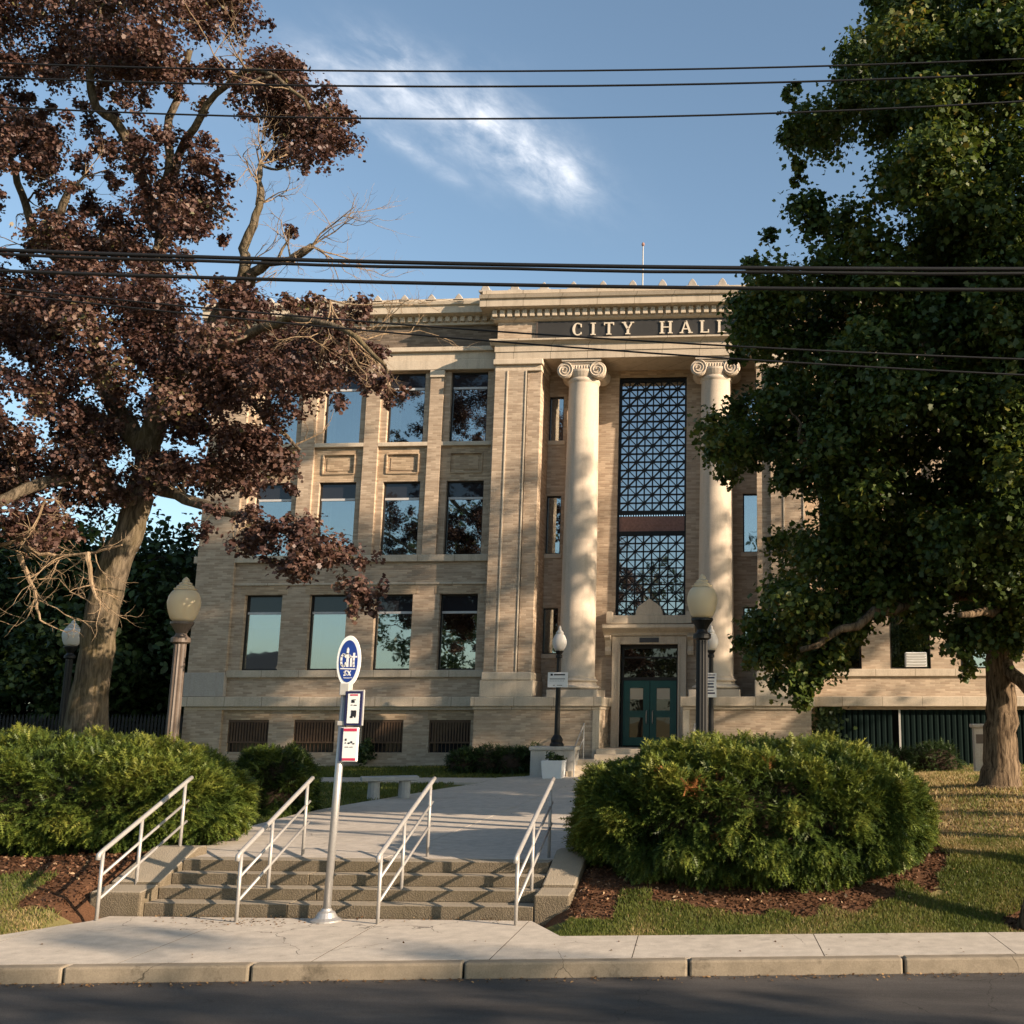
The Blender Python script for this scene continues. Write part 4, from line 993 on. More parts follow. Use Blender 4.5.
for poly, n, r, dh in polys:
    xs_ = [q[0] for q in poly]; ys_ = [q[1] for q in poly]; c = 0
    while c < n:
        x, y = random.uniform(min(xs_), max(xs_)), random.uniform(min(ys_), max(ys_))
        if not in_poly(x, y, poly): continue
        ed_ = edge_dist(x, y, poly); rr = min(r, 10 + ed_ * .9) * random.uniform(.75, 1.1)
        dd = dh * math.sqrt(min(1, (ed_ + 15) / 90)) * random.uniform(-1, 1)
        if y > 500: dd -= 2.2
        CL.append((np.array(onY(x, y, TY + dd)), rr / 55. * (TY + dd) / TY)); c += 1
for x, y, r, dy in ((292, 232, 11, -1), (398, 392, 9, -2.6), (388, 380, 9, -2.6), (375, 385, 10, -2.6), (340, 400, 12, -2.5), (330, 380, 14, -2.5), (318, 622 - 60, 12, -2.5), (372, 590, 12, -2.6), (352, 608, 10, -2.6), (250, 290, 14, -1)): CL.append((np.array(onY(x, y, TY + dy)), r / 55.))
grow(tk, wood, CL, .034)
tk.build('trunk', 'maple_bark', mp_, True, smooth=True); dead.build('dead_twigs', 'dead_twig', mp_, True)
crown('crown', 'purple_leaf', mp_, CL, .074, np.random.default_rng(3), 2600, shape=STAR)

# ================================================================== GREEN MAPLE (right)
GY = 21.8
GX = onY(1000, 785, GY).x; gz = lawn_z(GX, GY)
gt = thing('green_maple_tree', 'large dense dark green maple with thick trunk on the dry lawn, covering the right wing', 'tree', (GX, GY, gz))
def G_(*a): return [onY(x, y, GY + dy) for x, y, dy in a]
tk = MB(); wood = []
base = Vector((GX, GY, gz - .2))
p = wob([base, Vector((GX + .01, GY, gz + .25)), *G_((1001, 740, 0), (1001, 700, 0), (999, 650, 0), (1003, 600, 0), (1010, 520, 0), (1010, 420, 0))], .015, 4)
k = len(p); rad = [[.60, .53, .455, .40, .375, .36][i] if i < 6 else .35 - .008 * (i - 5) for i in range(k)]
tk.tube(p, rad, 20); wood += p
glimbs = [(((1003, 600, 0), (950, 520, -1), (880, 470, -2), (800, 440, -2.6)), .2, .06), (((1003, 600, 0), (930, 600, -1.6), (860, 620, -2.4), (800, 650, -2.6)), .16, .05),
          (((1010, 520, 0), (960, 400, .6), (900, 300, .6), (840, 240, .4)), .25, .06), (((1010, 420, 0), (980, 300, 0), (930, 180, 0), (890, 80, 0)), .28, .06),
          (((1010, 420, 0), (1040, 280, .2), (1050, 120, 0), (1040, -60, 0)), .3, .06), (((1000, 650, 0), (1030, 690, -.6), (1080, 660, -1), (1150, 600, -1)), .17, .05),
          (((1010, 520, 0), (1090, 430, 0), (1180, 380, 0)), .2, .05), (((1003, 600, 0), (1000, 610, -2), (960, 615, -3.4)), .16, .05), (((1010, 450, 0), (990, 430, 2.4), (940, 380, 3.8)), .18, .05)]
for a, r0, r1 in glimbs: wood += limb(tk, G_(*a), r0, r1, .05)
GP = [(1300, -100), (1000, -110), (930, -70), (880, -10), (850, 20), (836, 62), (795, 78), (786, 112), (780, 142), (798, 190), (782, 222), (746, 250), (741, 290), (722, 328), (722, 345), (740, 362), (738, 388), (716, 402), (700, 412), (698, 440), (716, 474), (752, 484), (764, 462), (780, 500), (778, 520), (766, 585), (742, 620), (745, 668), (790, 690), (800, 712), (822, 682), (842, 655), (870, 628), (900, 615), (930, 612), (940, 640), (960, 668), (990, 650), (1040, 655), (1150, 640), (1300, 500)]
GC = []; c = 0; rr_ = random.Random(5)
holes = [(905, 215, 12), (835, 195, 8), (870, 175, 7), (885, 150, 6), (815, 250, 8)]
while c < 500:
    x, y = rr_.uniform(690, 1300), rr_.uniform(-110, 720)
    if not in_poly(x, y, GP): continue
    ed_ = edge_dist(x, y, GP)
    if any(math.hypot(x - a, y - b) < h + 12 for a, b, h in holes): continue
    r = min(36, 8 + ed_ * .8) * rr_.uniform(.75, 1.1)
    if y > 610 and x > 850 and x < 935: continue
    dd = 4.3 * math.sqrt(min(1, (ed_ + 12) / 130)) * rr_.choice([-1, -1, 1]) * rr_.uniform(.15, 1)
    GC.append((np.array(onY(x, y, GY + dd)), r / 48. * (GY + dd) / GY)); c += 1
for x, y, r in ((905, 455, 24), (900, 490, 24), (925, 440, 22), (935, 480, 24), (778, 378, 15), (768, 352, 14), (790, 345, 18), (885, 470, 22), (915, 530, 26), (880, 540, 26), (800, 700, 12), (790, 682, 15), (806, 690, 12), (752, 640, 14), (760, 660, 14), (775, 650, 18), (830, 650, 16), (720, 450, 14), (708, 425, 12), (730, 440, 16), (750, 265, 9), (792, 90, 9), (960, 645, 22), (940, 620, 20), (985, 630, 24), (1010, 640, 20), (965, 672, 10), (925, 600, 24), (900, 590, 24), (870, 600, 24), (850, 620, 20), (810, 610, 24)):
    GC.append((np.array(onY(x, y, GY - 2.)), r / 48.))
grow(tk, wood, GC, .04)
tk.build('trunk', 'brown_bark', gt, True, smooth=True)
crown('crown', 'green_leaf', gt, GC, .105, np.random.default_rng(4), 1900, shape=STAR)

# ================================================================== STREET TREE at the right edge + trees outside the frame
def tree(name, label, x, y, z, h, cr, cz, mat, barkm, seed, nclump=60, size=.2, per=150, r0=.25, flat=.8, group=None, cr_clump=.9, lean=(0, 0), shell=.4, rise=False):
    rn = np.random.default_rng(seed); o = thing(name, label, 'tree', (x, y, z), 0, group); tk = MB(); top = Vector((x + lean[0], y + lean[1], z + h * .8))
    p = wob([Vector((x, y, z - .2)), Vector((x + lean[0] * .25, y + lean[1] * .25, z + h * .25)), Vector((x + lean[0] * .6, y + lean[1] * .6, z + h * .5)), top], r0 * .15, 4)
    k = len(p); tk.tube(p, [r0 * (1.35 if i == 0 else 1.12 if i == 1 else 1.) * (1 - .75 * i / k) for i in range(k)], 12)
    ctr = Vector((x + lean[0], y + lean[1], z + cz)); cls = []
    for i in range(nclump):
        d = rn.normal(size=3); d /= np.linalg.norm(d); rr = rn.random() ** shell
        c = np.array(ctr) + d * rr * np.array([cr, cr, (h - cz)]) * (1 if d[2] > 0 else np.array([1, 1, flat])); cls.append((c, cr_clump * rn.uniform(.6, 1.15)))
        if i % 2 == 0:
            q = nearest(p[4:], c); tk.tube(wob([q, (q + Vector(c)) / 2 + Vector((0, 0, .2)), Vector(c)], .05, 2), [.07, .06, .05, .035, .02], 5, caps=False)
    tk.build('trunk', barkm, o, True, smooth=True); crown('crown', mat, o, cls, size, rn, per, shape=OVAL if size > .25 else LEAF)
    return o
tree('street_tree', 'young street tree in a mulch ring at the right edge by the sidewalk', 2.99, 14.72, lawn_z(3.1, 14.7), 10.5, 2.2, 8.3, 'green_leaf', 'brown_bark', 21, 36, .16, 700, .15, lean=(2.9, -.6), cr_clump=.7)
for i, (x, y, h, cr, cz, lb) in enumerate(((24, 23.5, 20.5, 4.3, 14, 'tall lawn maple east of the city hall'), (31, 18.5, 26, 4.5, 18.5, 'tallest lawn maple east of the city hall'),
        (23, -2, 13, 3.4, 8.5, 'broad maple across the street to the east'), (31, -3.8, 15.5, 4., 10.5, 'broad maple farther along the opposite street side'))):
    tree('shade_tree', lb, x, y, .2, h, cr, cz, 'shade_leaf', 'brown_bark', 40 + i, 60, .28, 80, .3, cr_clump=1.0, group='maples outside the view to the right')
for i, (x, y, lb) in enumerate(((7.0, 14.95, 'slim high crowned lawn tree nearest the right edge of the view'), (8.6, 15.6, 'slim high crowned lawn tree, second beyond the right edge of the view'), (10.6, 16.5, 'slim high crowned lawn tree, third beyond the right edge of the view'), (11.5, 17.6, 'slim high crowned lawn tree, fourth beyond the right edge of the view'))):
    tree('shade_tree', lb, x, y, .5, 13.5, 1.7, 11.2, 'shade_leaf', 'brown_bark', 70 + i, 30, .26, 90, .15 + .03 * (i % 2), cr_clump=.7, group='maples outside the view to the right')
for i, (x, y, h, cr, cz) in enumerate(((-21.5, -14, 19, 5.2, 10), (-29.5, -16, 21, 5.5, 11), (-12, -17, 16, 5, 9), (-3, -15, 17, 5, 9))):
    tree('shade_tree', 'leafy tree across the street facing the city hall, number %s from the west' % ('three', 'two', 'four', 'five')[i], x, y, 0, h, cr, cz, 'shade_leaf', 'brown_bark', 60 + i, 70, .36, 46, .35, cr_clump=1.3, group='trees across the street')

# ================================================================== TREES BEHIND, left; fence
for i, (px, top, Y, cr, lb, mt) in enumerate(((-40, 500, 40, 5, 'dark evergreen tree at the far left edge behind the picket fence', 'dark_leaf'), (40, 520, 42, 4.6, 'dark evergreen tree behind the purple maple trunk', 'dark_leaf'), (118, 520, 38, 3.4, 'dark bushy tree between the maple trunk and the city hall corner', 'dark_leaf'), (172, 545, 44, 3.2, 'sunlit green tree behind the city hall corner', 'shade_leaf'))):
    P = onY(px, 700, Y); tp_ = onY(px, top, Y); h = tp_.z - 1
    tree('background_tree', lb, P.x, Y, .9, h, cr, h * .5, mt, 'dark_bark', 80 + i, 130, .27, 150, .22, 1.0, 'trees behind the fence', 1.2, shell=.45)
f0, f1 = onY(-60, 712, 33), onY(182, 712, 34.5)
fe = thing('picket_fence', 'black picket fence between the purple maple and the city hall corner', 'fence', (f0.x, f0.y, 1.0))
n = 66; mb = MB()
for i in range(n):
    q = f0 + (f1 - f0) * (i / (n - 1)); x, y = q.x - f0.x, q.y - f0.y
    mb.box(x - .035, x + .035, y - .012, y + .012, .05, 1.55); mb.add([(x - .035, y, 1.55), (x + .035, y, 1.55), (x, y, 1.68)], [(0, 1, 2)])
mb.build('pickets', 'fence_black', fe)
for z in (.35, 1.25): MB().add([((f1 - f0) * u + Vector((0, .03, z + h)))[:] if 0 else (((f1 - f0) * u).x, ((f1 - f0) * u).y + .03, z + h) for u, h in ((0, 0), (1, 0), (1, .08), (0, .08))], [(0, 1, 2, 3)]).build('fence_rail', 'fence_black', fe)

# ================================================================== HEDGES
SPRAY = []
for i in range(5):
    y = .02 + i * .18; w_ = .26 * (1 - .62 * i / 5) * (.8 if i == 0 else 1); SPRAY += [(.022, y), (w_, y + .15), (.026, y + .10)]
SPRAY = np.array([(0, -.05)] + SPRAY + [(0, 1.05)] + [(-a, b + .03) for a, b in reversed(SPRAY)])
def yew(name, label, ctr, ax, ztop, zbase, seed, nspray, size, spots=(), powr=2.35, cat='hedge', mat='yew', lump=.21, inner='soil', bias=.0):
    rn = np.random.default_rng(seed); o = thing(name, label, cat, (ctr[0], ctr[1], zbase))
    H = ztop - zbase
    def surf(th, ph):
        c, s_ = math.cos(ph), math.sin(ph); e = 2. / powr
        sg = lambda a: math.copysign(abs(a) ** e, a)
        return np.array([ax[0] * sg(c) * sg(math.cos(th)), ax[1] * sg(c) * sg(math.sin(th)), H * .42 + H * .58 * sg(s_)])
    # dark twiggy core
    mb = MB(); nu, nv = 36, 14; 
    for j in range(nv + 1):
        ph = -1.25 + (1.25 + math.pi / 2) * j / nv
        for i in range(nu):
            q = surf(2 * math.pi * i / nu, ph) * .84; mb.v.append((q[0], q[1], max(-.1, q[2])))
    mb.f = [(j * nu + i, j * nu + (i + 1) % nu, (j + 1) * nu + (i + 1) % nu, (j + 1) * nu + i) for j in range(nv) for i in range(nu)]
    mb.build('branch_core', inner, o, smooth=True)
    P, N, T_ = [], [], []
    while len(P) < nspray:
        th = rn.uniform(0, 2 * math.pi); s_ = rn.uniform(-.80, 1); ph = math.asin(s_)
        if s_ < -.55 and rn.random() < .55: continue
        q = surf(th, ph); q2 = surf(th + .02, ph); q3 = surf(th, min(1.55, ph + .02))
        n_ = np.cross(q2 - q, q3 - q); ln = np.linalg.norm(n_)
        if ln < 1e-9: n_ = np.array([0, 0, 1.]); ln = 1
        n_ = n_ / ln
        if np.dot(n_, q - np.array([0, 0, H * .4])) < 0: n_ = -n_
        wp = q + np.array(ctr + (zbase,))
        nz = mnoise.noise((wp[0] * 1.9, wp[1] * 1.9, wp[2] * 2.6)) + .6 * mnoise.noise((wp[0] * 4.3, wp[1] * 4.3, wp[2] * 5.5))
        dpt = lump * nz - rn.random() ** 2 * .20
        if nz < -.34 and rn.random() < .72: continue
        P.append(q + n_ * dpt); N.append(n_)
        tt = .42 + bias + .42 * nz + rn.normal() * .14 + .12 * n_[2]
        tt = min(.92, max(0, tt))
        for (sx, sy, sz, sr) in spots:
            if (wp[0] - sx) ** 2 + (wp[1] - sy) ** 2 + (wp[2] - sz) ** 2 < sr * sr and rn.random() < .5: tt = .97
        T_.append(tt)
    P = np.array(P); N = np.array(N); T_ = np.array(T_); n = len(P)
    d = N * .75 + rn.normal(size=(n, 3)) * np.array([.48, .48, .26]) + np.array([0, 0, .05]); d /= np.linalg.norm(d, axis=1, keepdims=True)
    up = np.array([0, 0, 1.]) + rn.normal(size=(n, 3)) * .45; bn = np.cross(d, up); bn /= np.linalg.norm(bn, axis=1, keepdims=True); nn = np.cross(bn, d)
    s_ = size * (.6 + .8 * rn.random(n)); k = len(SPRAY)
    lx = SPRAY[:, 0][None, :, None]; ly = (SPRAY[:, 1] - .35)[None, :, None]; lz = (-.30 * SPRAY[:, 1] ** 2 + .35 * np.abs(SPRAY[:, 0]))[None, :, None]
    V = P[:, None, :] + s_[:, None, None] * (bn[:, None, :] * lx + d[:, None, :] * ly + nn[:, None, :] * lz)
    V[:, :, 2] = np.maximum(V[:, :, 2], -.12)
    np_mesh('foliage', V, k, mat, T_, o)
    return o
def spot(x, y, Y, r): q = onY(x, y, Y); return (q.x, q.y, q.z, r)
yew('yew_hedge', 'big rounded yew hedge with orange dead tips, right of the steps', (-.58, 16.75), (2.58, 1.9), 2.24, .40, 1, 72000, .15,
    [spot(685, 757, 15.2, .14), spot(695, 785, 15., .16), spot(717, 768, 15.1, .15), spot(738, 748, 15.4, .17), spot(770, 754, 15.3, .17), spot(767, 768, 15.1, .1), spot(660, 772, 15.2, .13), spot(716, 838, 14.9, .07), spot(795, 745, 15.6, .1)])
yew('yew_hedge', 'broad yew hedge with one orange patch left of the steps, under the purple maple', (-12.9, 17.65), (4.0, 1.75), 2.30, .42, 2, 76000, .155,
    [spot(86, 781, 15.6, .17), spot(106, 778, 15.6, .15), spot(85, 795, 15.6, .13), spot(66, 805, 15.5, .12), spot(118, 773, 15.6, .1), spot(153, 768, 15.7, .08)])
P = onZ(258, 818, .6)
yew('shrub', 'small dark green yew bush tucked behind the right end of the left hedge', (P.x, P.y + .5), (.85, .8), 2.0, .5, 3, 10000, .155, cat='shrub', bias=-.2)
for i, (x, Y, a, h, lb) in enumerate(((-9.75, 33.0, .62, 1.62, 'low dark shrub by the wall, leftmost of the four beside the lamp pedestal'), (-9.0, 32.9, .62, 1.72, 'low dark shrub by the wall, second from the left beside the lamp pedestal'), (-8.35, 32.8, .55, 1.66, 'low dark shrub by the wall, third from the left beside the lamp pedestal'), (-7.9, 33.0, .5, 1.7, 'low dark shrub closest to the lamp pedestal'), (2.9, 32.0, .6, 1.75, 'low dark shrub before the green basement panels, left of two'), (4.2, 32.6, .75, 1.8, 'low dark shrub before the green basement panels, beside the stone post'))):
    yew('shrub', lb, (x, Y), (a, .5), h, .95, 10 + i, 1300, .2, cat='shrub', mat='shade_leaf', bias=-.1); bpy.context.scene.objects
for o in list(S.objects):
    if o.name.startswith('shrub') and 'low dark' in o.get('label', ''): o['group'] = 'low shrubs along the city hall wall'
rn = np.random.default_rng(9)
p, nr = clump_points(np.array([-6.82, 31.6, zw + .55]), .25, 160, rn, .5); np_mesh('plant', leaves(p, nr, np.full(len(p), .12), rn, OVAL), 6, 'shade_leaf', rn.random(len(p)), pl, True)
p, nr = clump_points(np.array([-13.65, 34.65, 1.5]), .3, 420, rn, 1.4); q = np_mesh('weed', leaves(p, nr, np.full(len(p), .12), rn, OVAL), 6, 'shade_leaf', rn.random(len(p)), None); tag(q, 'small leafy weed growing against the wall between two basement windows', 'plant')
p = np.array([[1.15 + rn.normal() * .22, 34.85 + rn.normal() * .05, 2.95 - rn.random() * 1.1] for i in range(420)]); nr = rn.normal(size=p.shape) * .5 + np.array([0, -1, .3])
q = np_mesh('ivy', leaves(p, nr, np.full(len(p), .15), rn, LEAF), 12, 'shade_leaf', rn.random(len(p)), None); tag(q, 'hanging green ivy on the wall above the green basement panels', 'ivy')

# ================================================================== BIG ACORN LAMPS
def acorn_lamp(x, y, z, label, pm, glassm, hgt=4.35):
    l = thing('street_lamp', label, 'street lamp', (x, y, z), 0, 'acorn street lamps')
    hz = hgt - 1.0
    MB().lathe([(.24, 0), (.24, .12), (.19, .2), (.2, .5), (.15, .62), (.13, .7)], 20).build('base', pm, l)
    n = 24; prof = [(.112, .66), (.10, hz - .12)]; mb = MB(); vs = []
    for r, zz in prof:
        for j in range(n): k = r * (1 if j % 2 else .88); an = 2 * math.pi * j / n; vs.append((k * math.cos(an), k * math.sin(an), zz))
    mb.add(vs, [(j, (j + 1) % n, n + (j + 1) % n, n + j) for j in range(n)]); mb.build('pole', pm, l)
    MB().lathe([(.10, hz - .14), (.155, hz - .11), (.155, hz - .04), (.10, hz), (.085, hz + .04), (.12, hz + .10), (.165, hz + .17), (.19, hz + .20), (.19, hz + .24)], 20).build('collar', pm, l)
    z0 = hz + .24
    MB().lathe([(.15, z0), (.20, z0 + .06), (.238, z0 + .16), (.262, z0 + .27), (.268, z0 + .34), (.252, z0 + .43), (.215, z0 + .50), (.168, z0 + .545)], 28).build('globe', glassm, l, smooth=True)
    MB().lathe([(.18, z0 + .545), (.185, z0 + .57), (.14, z0 + .585), (.145, z0 + .61), (.10, z0 + .635), (.105, z0 + .66), (.06, z0 + .69), (.062, z0 + .715), (.035, z0 + .75), (.008, z0 + .775)], 20).build('finial', glassm, l)
    return l
acorn_lamp(-10.4, 18.0, .62, 'bronze street lamp with amber acorn globe, behind the left hedge', 'bronze_metal', 'amber_globe')
acorn_lamp(-1.52, 17.95 + .9, .64, 'black street lamp with cream acorn globe, behind the right hedge', 'black_metal', 'amber_globe', 4.42)
P = onY(70, 655, 31); acorn_lamp(P.x, 31, .85, 'black street lamp with pale globe, half hidden left of the maple trunk', 'black_metal', 'clear_globe', 4.55)

# ================================================================== BUS STOP
bx_ = (-6.07, 14.49, 0)
bs = thing('bus_stop_sign', 'leaning grey pole with blue oval transit sign and two small schedule boards before the steps', 'bus stop sign', bx_)
tl = .022
pole = MB().tube([(0, 0, 0), (tl * 3.05, 0, 3.05)], .05, 14).build('pole', 'galv_steel', bs, smooth=True)
MB().lathe([(.20, 0), (.20, .02), (.14, .05), (.11, .11), (.075, .13), (.06, .16)], 20).build('foot', 'galv_steel', bs)
MB().box(.0, .13, -.062, .062, 2.50, 2.56).build('bracket', 'weathered_white', bs, bevel=.01); MB().box(tl * 2.9 - .055, tl * 2.9 + .075, -.07, .07, 2.9, 3.06).build('bracket', 'weathered_white', bs, bevel=.01)
ocx, ocz = .105, 3.355
def ell(a, b, n=40, cx=0., cz=0.): return [(cx + a * math.cos(2 * math.pi * i / n), cz + b * math.sin(2 * math.pi * i / n)) for i in range(n)]
ov = MB().prism(ell(.165, .345, cx=ocx, cz=ocz), 'y', -.06, -.03).build('oval_sign', 'sign_white', bs, bevel=.004)
MB().prism(ell(.128, .283, cx=ocx, cz=ocz), 'y', -.064, -.059).build('blue_field', 'sign_blue', ov)
lg = MB()
def stroke(pts, wd, y=-.068):
    for a, b in zip(pts, pts[1:]):
        a = Vector(a); b = Vector(b); d = (b - a).normalized(); n_ = Vector((-d.y, d.x)) * wd / 2; a = a - d * wd * .25; b = b + d * wd * .25
        lg.prism([tuple(q) for q in (a - n_, b - n_, b + n_, a + n_)], 'y', y, -.063)
def LP(*a): return [(ocx + x, ocz + z) for x, z in a]
stroke(LP((-.035, .055), (-.05, .085), (-.075, .092), (-.095, .06), (-.10, .0), (-.09, -.05), (-.065, -.07), (-.04, -.055), (-.032, -.02)), .026)
stroke(LP((-.012, .16), (-.014, .10), (-.010, -.07)), .03); stroke(LP((-.012, .18), (-.012, .14)), .012, -.069); stroke(LP((-.008, .04), (.018, .075), (.036, .05), (.038, -.07)), .024, -.0685)
stroke(LP((.076, .105), (.074, .0), (.074, -.05), (.082, -.072)), .026, -.0675); stroke(LP((.05, .058), (.112, .058)), .022, -.0695)
stroke(LP((-.10, -.10), (.10, -.105)), .014); stroke(LP((-.02, -.13), (-.045, -.145), (-.03, -.165), (-.015, -.18), (-.05, -.19)), .018); stroke(LP((.0, -.13), (.04, -.19)), .016); stroke(LP((.04, -.13), (.005, -.19)), .012, -.0665)
for i in range(6): stroke(LP((-.05 + i * .02, -.222 - .006 * math.sin(i * .63)), (-.038 + i * .02, -.224)), .008)
lg.build('logo', 'sign_white', ov)
for nm, x0, x1, z0, z1, case, top, bot in (('schedule_board', .10, .335, 2.50, 2.955, 'sign_navy', 'sign_red', None), ('schedule_board', .075, .30, 2.03, 2.475, 'sign_white', 'sign_red', 'sign_red')):
    b = MB().box(x0, x1, -.075, -.02, z0, z1).build(nm, case, bs, bevel=.006)
    if case == 'sign_navy':
        MB().box(x0 + .04, x1 - .035, -.079, -.074, z0 + .03, z1 - .035).build('sheet', 'sign_white', b); MB().box(x0 + .07, x1 - .06, -.082, -.078, z1 - .062, z1 - .042).build('heading', top, b)
        k = MB()
        for q in ((.09, .30, .12, .34), (.105, .335, .15, .345), (.12, .30, .135, .33), (.085, .265, .11, .275), (.125, .262, .165, .272), (.095, .12, .165, .20), (.085, .10, .12, .125), (.14, .105, .16, .12)): k.box(x0 + q[0], x0 + q[2], -.082, -.078, z0 + q[1], z0 + q[3])
        k.build('print', 'ink', b)
        MB().box(x0 + .0, x1 + .012, -.055, -.03, z1 - .002, z1 + .016).box(x1 - .002, x1 + .014, -.055, -.03, z0, z1).build('metal_edge', 'weathered_white', b)
    else:
        MB().box(x0 - .004, x0 + .03, -.079, -.02, z0 + .004, z1 - .004).build('blue_edge', 'sign_navy', b)
        MB().box(x0 + .035, x1 - .012, -.079, -.074, z1 - .05, z1 - .012).build('heading', top, b); MB().box(x0 + .035, x1 - .012, -.079, -.074, z0 + .012, z0 + .045).build('footer', bot, b)
        k = MB()
        for q in ((.06, .27, .08, .30), (.06, .235, .075, .25), (.10, .23, .125, .25), (.135, .24, .16, .265), (.165, .225, .19, .24), (.06, .185, .11, .193), (.125, .185, .17, .192)): k.box(x0 + q[0], x0 + q[2], -.079, -.074, z0 + q[1], z0 + q[3])
        k.build('print', 'ink', b)

# ================================================================== BENCH, STONE POST
bn = thing('concrete_bench', 'plain grey concrete slab bench on the lawn beside the walk', 'bench', (-9.3, 25.3, lawn_z(-9.3, 25.3)), R_(25))
MB().prism([(-.24, 0), (.24, 0), (.24, .10), (-.24, .10)], 'x', -.64, .64).build('seat', 'bench_concrete', bn, bevel=.02).location = (0, 0, .42)
for x in (-.34, .34): MB().lathe([(.15, -.05), (.14, .02), (.13, .40), (.15, .42)], 12, (x, 0, 0)).build('leg', 'bench_concrete', bn)
sp_ = thing('stone_post', 'square pale stone post beside the green maple trunk', 'post', (5.22, 31, lawn_z(5.2, 31)))
MB().box(-.16, .16, -.16, .16, 0, 1.28).build('shaft', 'grey_stone', sp_, bevel=.01); MB().box(-.22, .22, -.22, .22, 1.28, 1.38).build('cap', 'grey_stone', sp_, bevel=.02); MB().box(-.11, .11, -.165, -.155, .85, 1.1).build('plaque', 'bronze_metal', sp_)

# ================================================================== WIRES
def wire(pts, Y, rad, label, twin=0.):
    q = [onY(x, y, Y) for x, y in pts]; xs_ = [a.x for a in q]; co = np.polyfit(xs_, [a.z for a in q], 2 if len(q) > 2 else 1)
    X = np.linspace(-26, 22, 60); mb = MB()
    mb.tube([(x, Y, float(np.polyval(co, x))) for x in X], rad, 8)
    if twin: mb.tube([(x, Y + rad * .4, float(np.polyval(co, x)) - rad * 1.7 - twin * (math.sin(x * .9) ** 2)) for x in X], rad * .8, 8)
    tag(mb.build('utility_wire', 'wire_black', None, smooth=True), label, 'wire', 'utility wires over the sidewalk')
wire([(60, 66), (310, 68.5), (660, 70.5), (800, 68), (1024, 58)], 11.6, .011, 'thin black wire, topmost of the three high ones above the roofline')
wire([(0, 78), (310, 84), (660, 86.5), (1024, 73)], 11.4, .012, 'thin black wire, middle of the three high ones above the roofline')
wire([(0, 107), (370, 117.5), (660, 117.5), (1024, 101)], 11.2, .011, 'thin black wire, lowest of the three high ones above the roofline')
wire([(0, 250), (400, 262), (660, 267.5), (1024, 269)], 12.0, .026, 'thick black cable pair, upper of the two crossing just above the cornice', .012)
wire([(0, 271), (320, 280), (660, 288), (1024, 289.5)], 12.1, .024, 'thick black cable, lower of the two crossing at the cornice', .0)
wire([(147, 303), (320, 317.5), (560, 335.5), (735, 347), (1024, 359)], 12.6, .012, 'thin black wire sloping down across the letters panel to the right')
wire([(205, 315), (320, 327), (560, 346), (760, 360.6), (1024, 375)], 12.7, .012, 'thin black wire sloping across the column capitals, lowest of all')

# ================================================================== GROUND COVER
def scatter(n, box, ok, rng):
    out = []
    while len(out) < n:
        x, y = rng.uniform(box[0], box[1]), rng.uniform(box[2], box[3])
        if ok(x, y): out.append((x, y, lawn_z(x, y)))
    return np.array(out)
def on_lawn(x, y):
    if mulch(x, y) > .60 + .30 * mnoise.noise((x * 2.3, y * 2.3, 0)): return False
    if y < sw_back(x) - .03: return False
    if 14. < y < 16.4 and -9.5 < x < -2.9: return False
    a, b = walk_x(min(y, 33.6))
    if y > 15.9 and a - .03 < x < b + .03: return False
    if x < -8.5 and cross_y(x) - .03 < y < cross_y(x) + 1.73: return False
    return y < 34.9
rng = np.random.default_rng(5)
G = np.concatenate([scatter(70000, (-3.3, 5.2, 13.6, 17.5), on_lawn, rng), scatter(70000, (.5, 7.5, 16.5, 28), on_lawn, rng), scatter(14000, (-13, -9, 12.8, 15.2), on_lawn, rng),
                    scatter(26000, (-17, -9.2, 19, 30), on_lawn, rng), scatter(14000, (-19, -6, 31.4, 34.9), on_lawn, rng), scatter(8000, (-1, 9, 28, 34.9), on_lawn, rng)])
G = G[[abs(mnoise.noise((a * .9, b * .9, 11))) > .035 or c_ < .85 for (a, b, z_), c_ in zip(G, rng.random(len(G)))]]
n = len(G); far = np.clip((G[:, 1] - 13) / 15, 0, 1)
hgt = (.035 + .03 * rng.random(n)) * (1 + .5 * far); wd = (.005 + .004 * rng.random(n)) * (1 + 1.3 * far); an = rng.uniform(0, 2 * np.pi, n)
dx = np.stack([np.cos(an), np.sin(an), np.zeros(n)], 1); tip = np.stack([rng.normal(0, .5, n) * hgt, rng.normal(0, .5, n) * hgt, hgt], 1)
V = np.stack([G - dx * wd[:, None] - [0, 0, .01], G + dx * wd[:, None] - [0, 0, .01], G + tip], 1)
dr = np.array([dryness(a, b) for a, b, c in G]); nzv = np.array([mnoise.noise((a * 1.1, b * 1.1, 7)) for a, b, c in G])
tint = np.clip(.30 + .55 * np.clip(dr + nzv * .9, 0, 1) + rng.normal(0, .13, n), 0, 1)
keep = rng.random(n) > np.clip(dr - .6, 0, .35)
tag(np_mesh('grass', V[keep], 3, 'grass', tint[keep]), kind='stuff')
Lt = np.concatenate([scatter(14000, (.3, 8, 16, 29), on_lawn, rng), scatter(2200, (-3.2, 5, 13.6, 16.5), on_lawn, rng), scatter(700, (-13, -9, 12.8, 15.2), on_lawn, rng), scatter(500, (-17, -9.2, 19, 30), on_lawn, rng)])
Lt[:, 2] += .015; kp_ = rng.random(len(Lt)) < np.array([.35 + .75 * dryness(a, b) for a, b, c in Lt]); Lt = Lt[kp_]
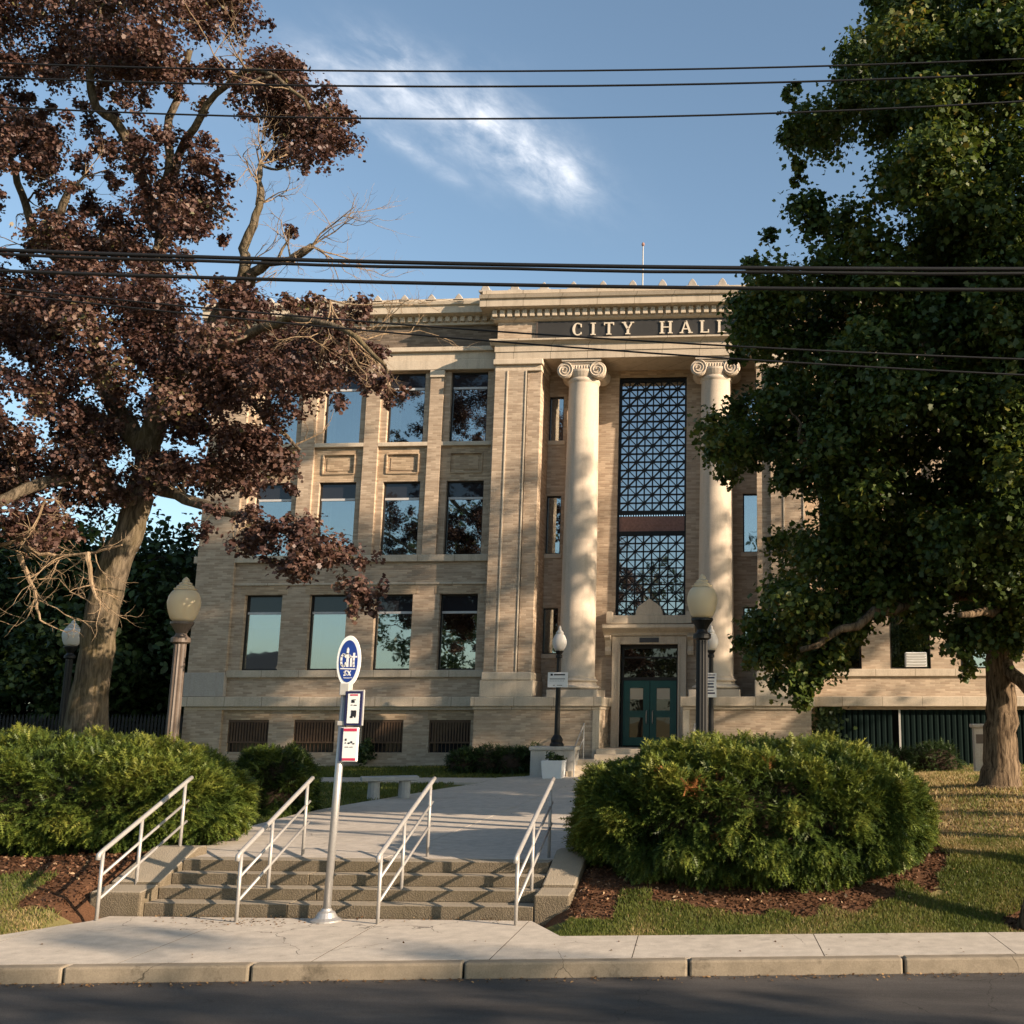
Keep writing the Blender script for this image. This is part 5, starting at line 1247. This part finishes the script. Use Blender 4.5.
nr = rng.normal(size=Lt.shape) * .45 + np.array([0, 0, 1]); tag(np_mesh('fallen_leaves', leaves(Lt, nr, .025 + .035 * rng.random(len(Lt)), rng, OVAL), 6, 'litter', np.clip(rng.normal(.55, .18, len(Lt)), 0, 1)), kind='stuff')
def in_mulch(x, y): return mulch(x, y) > .40 + .25 * mnoise.noise((x * 3, y * 3, 5)) and y > sw_back(x) + .02 and not (14. < y < 16.4 and -9.46 < x < -2.9) and not (y > 15.9 and walk_x(y)[0] < x < walk_x(y)[1])
Mc = np.concatenate([scatter(9000, (-3.2, 3.4, 13.7, 17), in_mulch, rng), scatter(6500, (-12.5, -8.9, 14, 18.5), in_mulch, rng)]); Mc[:, 2] += .012
nr = rng.normal(size=Mc.shape) * .55 + np.array([0, 0, 1]); tag(np_mesh('mulch', leaves(Mc, nr, .03 + .05 * rng.random(len(Mc)), rng, OVAL * np.array([.8, 1]), .1), 6, 'mulch', np.clip(rng.normal(.45, .25, len(Mc)), 0, 1)), kind='stuff')
# gutter litter along the kerb and the step foot
gl = np.array([[*kp(rng.uniform(-9, 9), -.02 - abs(rng.normal()) * .10, -.15).xy, -.148] for i in range(700)] + [[rng.uniform(-8.6, -3.5), 14.78 - abs(rng.normal()) * .12, .008] for i in range(120)] + [[-7.0 + rng.normal() * .5, 14.35 + rng.normal() * .18, .006] for i in range(120)] + [[*kp(rng.uniform(-7, 6), rng.uniform(.2, 1.4)).xy, .006] for i in range(40)])
nr = rng.normal(size=gl.shape) * .25 + np.array([0, 0, 1]); tag(np_mesh('leaf_litter', leaves(gl, nr, .02 + .03 * rng.random(len(gl)), rng, OVAL), 6, 'litter', np.clip(rng.normal(.3, .25, len(gl)), 0, 1)), kind='stuff')
# house across the street (seen only in the window reflections)
hs = thing('house', 'grey gabled house across the street, mirrored in the lower windows', 'house', (-62, -48, 0))
MB().box(-6, 6, -5, 5, 0, 6).build('wall', 'house_siding', hs); MB().prism([(-5.5, 6), (5.5, 6), (0, 9.5)], 'x', -6.4, 6.4).build('roof', 'house_roof', hs)
